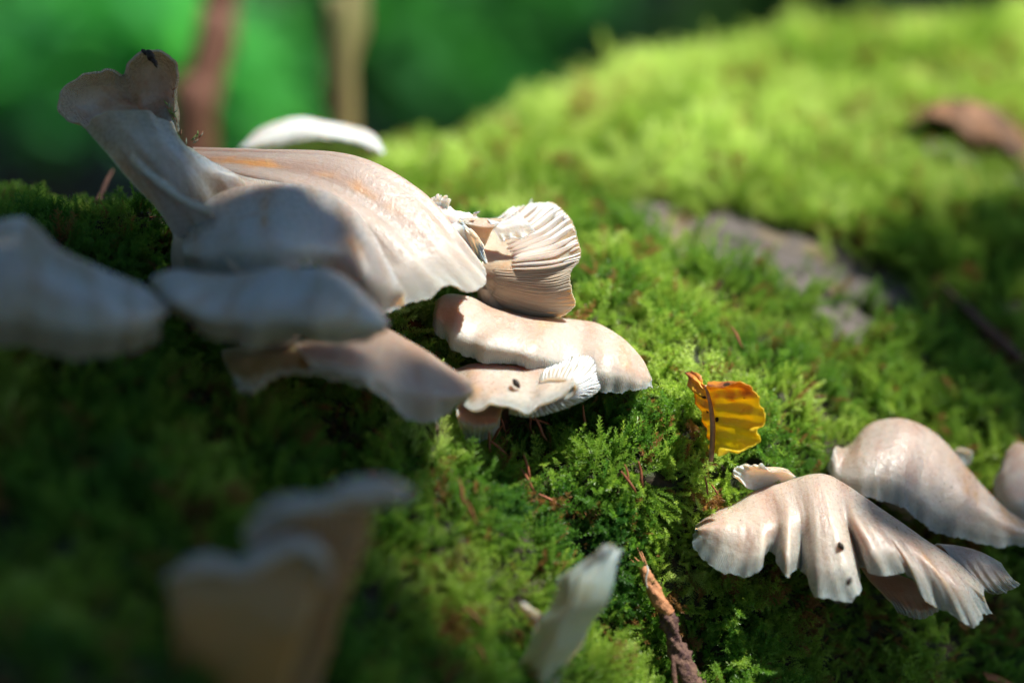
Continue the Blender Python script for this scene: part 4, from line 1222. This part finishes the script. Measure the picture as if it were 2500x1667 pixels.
# ---------------------------------------------------------------- saplings behind
def sapling(label, pts, rad, mat):
    t = thing('sapling', label, 'sapling', (pts[0][0], pts[0][1], 0))
    tube('trunk', pts, rad, mat, t, 60, 12, rough=.3)
    V, F = [], []
    top = pts[-1]
    for k in range(60):
        c = top + np.array([rng.normal(0, .12), rng.normal(0, .12), rng.uniform(-.25, .15)])
        leafquad(V, F, c, .035)
    mesh_obj('crown', V, F, M_LEAF, t, smooth=False)
    return t


def leafquad(V, F, c, L, d=None, wide=.55):
    """one leaf: a six-sided blade folded along its middle"""
    d = rng.normal(0, 1, 3) if d is None else d
    d = d / np.linalg.norm(d)
    n_ = rng.normal(0, 1, 3) + np.array([0, 0, 1.2])
    s = np.cross(d, n_)
    s /= np.linalg.norm(s)
    n_ = np.cross(s, d)
    w = L * wide * .5
    k = len(V)
    V.extend([c, c + d * L * .35 + s * w + n_ * w * .25, c + d * L * .75 + s * w * .7 + n_ * w * .2, c + d * L,
              c + d * L * .75 - s * w * .7 + n_ * w * .2, c + d * L * .35 - s * w + n_ * w * .25])
    F.append((k, k + 1, k + 2, k + 3))
    F.append((k, k + 3, k + 4, k + 5))


za = 3300
pA = [P(430, 700, za), P(470, 420, za), P(490, 250, za), P(525, 60, za + 50), P(545, -200, za + 100)]
pA[0] = np.array([pA[1][0] - .01, pA[1][1] + .02, -.02])
pA.append(np.array([pA[-1][0] + .03, pA[-1][1], 1.15]))
pA.insert(1, (pA[0] + pA[1]) / 2)
sapling('slender sapling with reddish bark, blurred, behind the upright mushroom lobe', pA, [.009, .0088, .0080, .0074, .0068, .006, .003], M_REDSTEM)
zb = 2600
pB = [None, P(835, 330, zb), P(815, 240, zb), P(838, 160, zb), P(868, 60, zb), P(862, -60, zb), P(880, -300, zb)]
pB[0] = np.array([pB[1][0] - .005, pB[1][1] + .02, -.02])
pB.append(np.array([pB[-1][0] + .02, pB[-1][1] + .05, 1.2]))
sapling('slender sapling with pale crooked stem, blurred, rising behind the small pale cap', pB, [.008, .0050, .0045, .0042, .0045, .0042, .004, .003], M_PALESTEM)

# ---------------------------------------------------------------- undergrowth: each shrub a thing
def shrub(label, c, r, nleaf, L, mat, squash=.7):
    t = thing('shrub', label, 'shrub', (c[0], c[1], 0), 'leafy shrubs on the forest floor')
    V, F = [], []
    q = rng.normal(0, 1, (nleaf, 3))
    q /= np.linalg.norm(q, axis=1, keepdims=True)
    q *= (rng.random(nleaf) ** .45)[:, None]
    lumps = rng.normal(0, .45, (7, 3))
    for k in range(nleaf):
        p = q[k] * .62 + lumps[k % 7]
        leafquad(V, F, c + p * np.array([r, r, r * squash]), L * rng.uniform(.6, 1.2))
    mesh_obj('foliage', V, F, mat, t, smooth=False)
    base = np.array([c[0], c[1], -.02])
    for k in range(4):
        e = c + np.array([rng.normal(0, r * .3), rng.normal(0, r * .3), 0])
        tube('branch', [base + rng.normal(0, .01, 3) * np.array([1, 1, 0]), (base + e) / 2 + rng.normal(0, r * .08, 3), e], [.008, .005, .003], M_BARK, t, 14, 6)
    return t


def at(px, py, dist):
    return P(px, py, (dist - .7) * 1e4)


SHR = [
    ('fresh green shrub glowing in sun behind the upright lobe', at(150, 60, 2.6), .135, 1600, .05, M_LEAFBRIGHT),
    ('sunlit green shrub between the two saplings and the moss crest', at(1090, 90, 3.0), .12, 600, .05, M_LEAF),
    ('mid green shrub just past the pale sapling', at(950, 40, 3.1), .09, 450, .05, M_LEAF),
    ('yellowish green low shrub glimpsed beside the pale sapling', at(740, 190, 3.6), .07, 200, .05, M_YELLOWGREEN),
    ('dark shrub beyond the highest part of the crest', at(2000, -20, 4.0), .3, 500, .05, M_CANOPY),
]
for s in SHR:
    shrub(*s)
k = 0
for (x, y) in [(-3.2, 5.5), (-1.6, 6.8), (0.2, 7.2), (1.8, 6.4), (3.4, 5.6), (-4.6, 3.4), (4.8, 3.2), (-.7, 5.2), (1.1, 5.0)]:
    shrub('tall dark shrub in the dim wood behind', np.array([x, y, .75]), .85, 1500, .09, M_CANOPY, .9)

# trees whose crowns keep the wood behind in shade; trunks stand on the forest floor
def tree(label, x, y, h, r, nl=2600, cr=2.2):
    t = thing('tree', label, 'tree', (x, y, 0), 'trees of the wood')
    tube('trunk', [np.array([x, y, -.1]), np.array([x + .05, y, h * .3]), np.array([x, y + .08, h * .7]), np.array([x + .05, y, h])], [r * 1.3, r, r * .8, r * .3], M_BARK, t, 40, 16, rough=.3)
    for k in range(5):
        a = k * 1.26 + rng.random()
        z0 = h * (.6 + .06 * k)
        e = np.array([x + math.cos(a) * cr * .8, y + math.sin(a) * cr * .8, z0 + cr * .4])
        tube('limb', [np.array([x, y, z0]), (np.array([x, y, z0]) + e) / 2 + np.array([0, 0, .15]), e], [r * .4, r * .25, r * .1], M_BARK, t, 14, 7)
    V, F = [], []
    lumps = rng.normal(0, .5, (12, 3))
    for k in range(nl):
        q = rng.normal(0, .3, 3) + lumps[k % 12]
        leafquad(V, F, np.array([x, y, h * .92]) + q * np.array([cr, cr, cr * .55]), .3 * rng.uniform(.6, 1.2))
    mesh_obj('crown', V, F, M_CANOPY, t, smooth=False)


# sun comes from behind and to one side, so the crowns stand further back than what they shade
for k, (x, y, h) in enumerate([(3.4, 5.0, 6), (4.8, 6.8, 6.5), (2.3, 6.6, 6.2), (5.8, 4.4, 6), (.78, 7.6, 6.5), (-2.0, 8.0, 6.5), (7.5, 8, 7), (3.4, 9.4, 7), (.2, 11, 7.5), (-4.5, 6.5, 6.5), (-7, 10, 8), (6.5, 12, 8)]):
    tree('tall broadleaved tree of the shaded wood behind the log', x, y, h, .16 + .02 * (k % 3))

for k, (x, y, h) in enumerate([(-3.6, -1.2, 3.4), (-2.6, -3.6, 3.8), (0, -4.6, 3.6), (2.8, -3.8, 3.4), (-4.2, 1.6, 3.2)]):  # unseen trees added behind and beside the camera to cut low skylight
    tree('unseen broad low tree added on the near side to dim low skylight', x, y, h, .10, 2200, 1.7)

# ---------------------------------------------------------------- unseen branches overhead, leaves placed to shade chosen parts of the log
e1 = np.cross(SUN, [0, 0, 1.0]); e1 /= np.linalg.norm(e1)
e2 = np.cross(e1, SUN)
SH = [(300, 250, 0, 1), (170, 250, -50, 1), (400, 450, -300, 1), (400, 200, 0, 1), (470, 370, -20, 1), (520, 370, 0, .6), (600, 370, 0, 0), (500, 600, -400, 1), (650, 480, -300, 1), (760, 560, -350, .95), (650, 750, -800, 1), (850, 720, -800, 1),
      (150, 700, -900, 1), (0, 700, -900, 1), (700, 1400, -1300, 1), (950, 1200, -1300, 1), (500, 1300, -1350, 1), (100, 1000, -700, 1), (300, 1300, -950, 1), (0, 600, -60, 1), (500, 1600, -1100, 1), (700, 1050, -450, 1), (900, 1150, -330, .95),
      (1000, 1450, -600, .9), (1300, 1500, -230, .8), (1400, 1350, -150, .75), (1150, 1350, -350, .7), (100, 500, 0, 1), (250, 530, 20, 1), (390, 530, 80, .3), (420, 560, 60, .2), (850, 950, -300, 1), (750, 900, -450, 1), (980, 950, -420, .8),
      (700, 400, -10, 0), (850, 420, -30, .35), (950, 500, -80, .45), (1050, 600, -150, .5), (1150, 680, -150, .45), (900, 680, -300, .15), (960, 650, -330, .0), (830, 520, -200, .6), (860, 600, -300, .6), (1300, 600, 150, 0), (1350, 720, 120, 0), (1100, 550, 30, 0), (1150, 800, -60, .35), (1300, 850, -50, .5), (1500, 900, 0, .4),
      (1250, 950, -150, .5), (1400, 920, -100, .4), (1000, 840, -330, .5), (1060, 960, -400, .85), (1000, 800, 40, 0), (1030, 1060, -100, 0), (1120, 1130, -130, .2), (1350, 1130, -10, .25), (1480, 1130, 10, .4), (750, 330, 900, 0), (1100, 450, 1500, 0), (1300, 350, 1700, 0), (1700, 300, 1800, 0),
      (2300, 150, 2300, 0), (2000, 150, 2200, 0), (2350, 320, 1950, 0), (2480, 400, 1850, .15), (2300, 430, 1650, .15), (2480, 250, 2200, 0), (1700, 560, 950, .1), (1500, 600, 750, 0), (1700, 720, 500, .15), (1500, 780, 350, .1), (1800, 450, 1400, 0), (2000, 400, 1600, .1), (2200, 500, 1400, .4), (2400, 560, 1450, .6), (1900, 700, 800, .65),
      (1850, 1300, -50, .6), (1720, 1320, -50, .6), (2050, 1350, -100, .58), (2300, 1430, -80, .6), (2000, 1180, 50, .56), (2200, 1120, 250, .55), (2400, 1250, 250, .58), (2500, 1180, 430, .75), (1800, 1020, 150, .65), (1700, 1050, 150, .65), (1900, 950, 450, .75), (2300, 900, 900, .9), (2050, 1480, 100, .95), (2250, 1550, 200, .95),
      (2150, 680, 1150, .85), (2400, 650, 1300, .92), (2000, 1600, 150, .95), (2400, 1600, 400, 1), (1600, 1400, 0, .75), (1750, 1200, 100, .7), (1450, 1500, -60, .8), (1650, 1600, 0, .8), (900, 1600, -750, .95), (2450, 1000, 800, .9), (720, 1620, -1300, 1), (1790, 1020, 0, .1)]
shp = np.array([P(a, b, c) - FOCUS for a, b, c, d in SH])
sab = np.stack([shp @ e1, shp @ e2], 1)
sv = np.array([d for *_, d in SH])


def shade(a, b):
    d2 = (sab[:, 0] - a) ** 2 + (sab[:, 1] - b) ** 2
    w_ = 1 / (d2 + 2e-5) ** 1.6
    dist = math.sqrt(d2.min())
    return float((w_ * sv).sum() / w_.sum()), dist


def overhead(name, label, L, spread, spacing, leafL, lo, hi, stack):
    t = thing(name, label, 'branch', FOCUS + SUN * L)
    V, F = [], []
    n_ = int(spread / spacing)
    kept = []
    for i in range(-n_, n_ + 1):
        for j in range(-n_, n_ + 1):
            a = (i + rng.uniform(-.45, .45)) * spacing
            b = (j + rng.uniform(-.45, .45)) * spacing
            s, dist = shade(a, b)
            if dist > .07:
                s = .5
            if lo == 0:            # soft layer: part of the leaves, where the shade is partial
                go_ = s > .12 and rng.random() < min(1, s * hi)
            else:
                go_ = s > lo
            if not go_:
                continue
            for q in range(stack):
                c = FOCUS + SUN * (L + rng.uniform(-.12, .12) * L * .3) + e1 * a + e2 * b
                d = e1 * rng.normal() + e2 * rng.normal() + SUN * .3 * rng.normal()
                d /= np.linalg.norm(d)
                s_ = np.cross(d, SUN + .35 * rng.normal(0, 1, 3))
                s_ /= np.linalg.norm(s_)
                k = len(V)
                h = leafL * rng.uniform(.75, 1.15)
                w2 = h * .36
                c = c - d * h * .5
                V.extend([c, c + d * h * .3 + s_ * w2, c + d * h * .72 + s_ * w2 * .75, c + d * h, c + d * h * .72 - s_ * w2 * .75, c + d * h * .3 - s_ * w2])
                F.append((k, k + 1, k + 2, k + 3, k + 4, k + 5))
                kept.append(c)
    tag(mesh_obj('foliage', V, F, M_CANOPY, t, smooth=False), kind='stuff')
    kept = np.array(kept)
    dr = np.array([-.6, -.8, 0])
    dr = dr - SUN * (dr @ SUN)
    dr /= np.linalg.norm(dr)
    sel = np.sort(kept @ dr)
    mid = kept[np.argsort(kept @ dr)[int(len(kept) * .6):]].mean(0)
    r0 = mid + dr * spread * 1.5
    tube('bough', [r0 + dr * .8 - np.array([0, 0, .2]), r0, (r0 + mid) / 2, mid], [.02, .012, .006, .002], M_BARK, t, 40, 8)
    return t


overhead('shade_branch', 'unseen leafy branch close above the log, leaves placed to shade it', 1.3, .26, .010, .024, .82, 1, 5)
overhead('shade_branch', 'unseen high leafy branch, leaves spaced for partial shade on the log', 6.5, .34, .026, .040, 0, 1.05, 1)
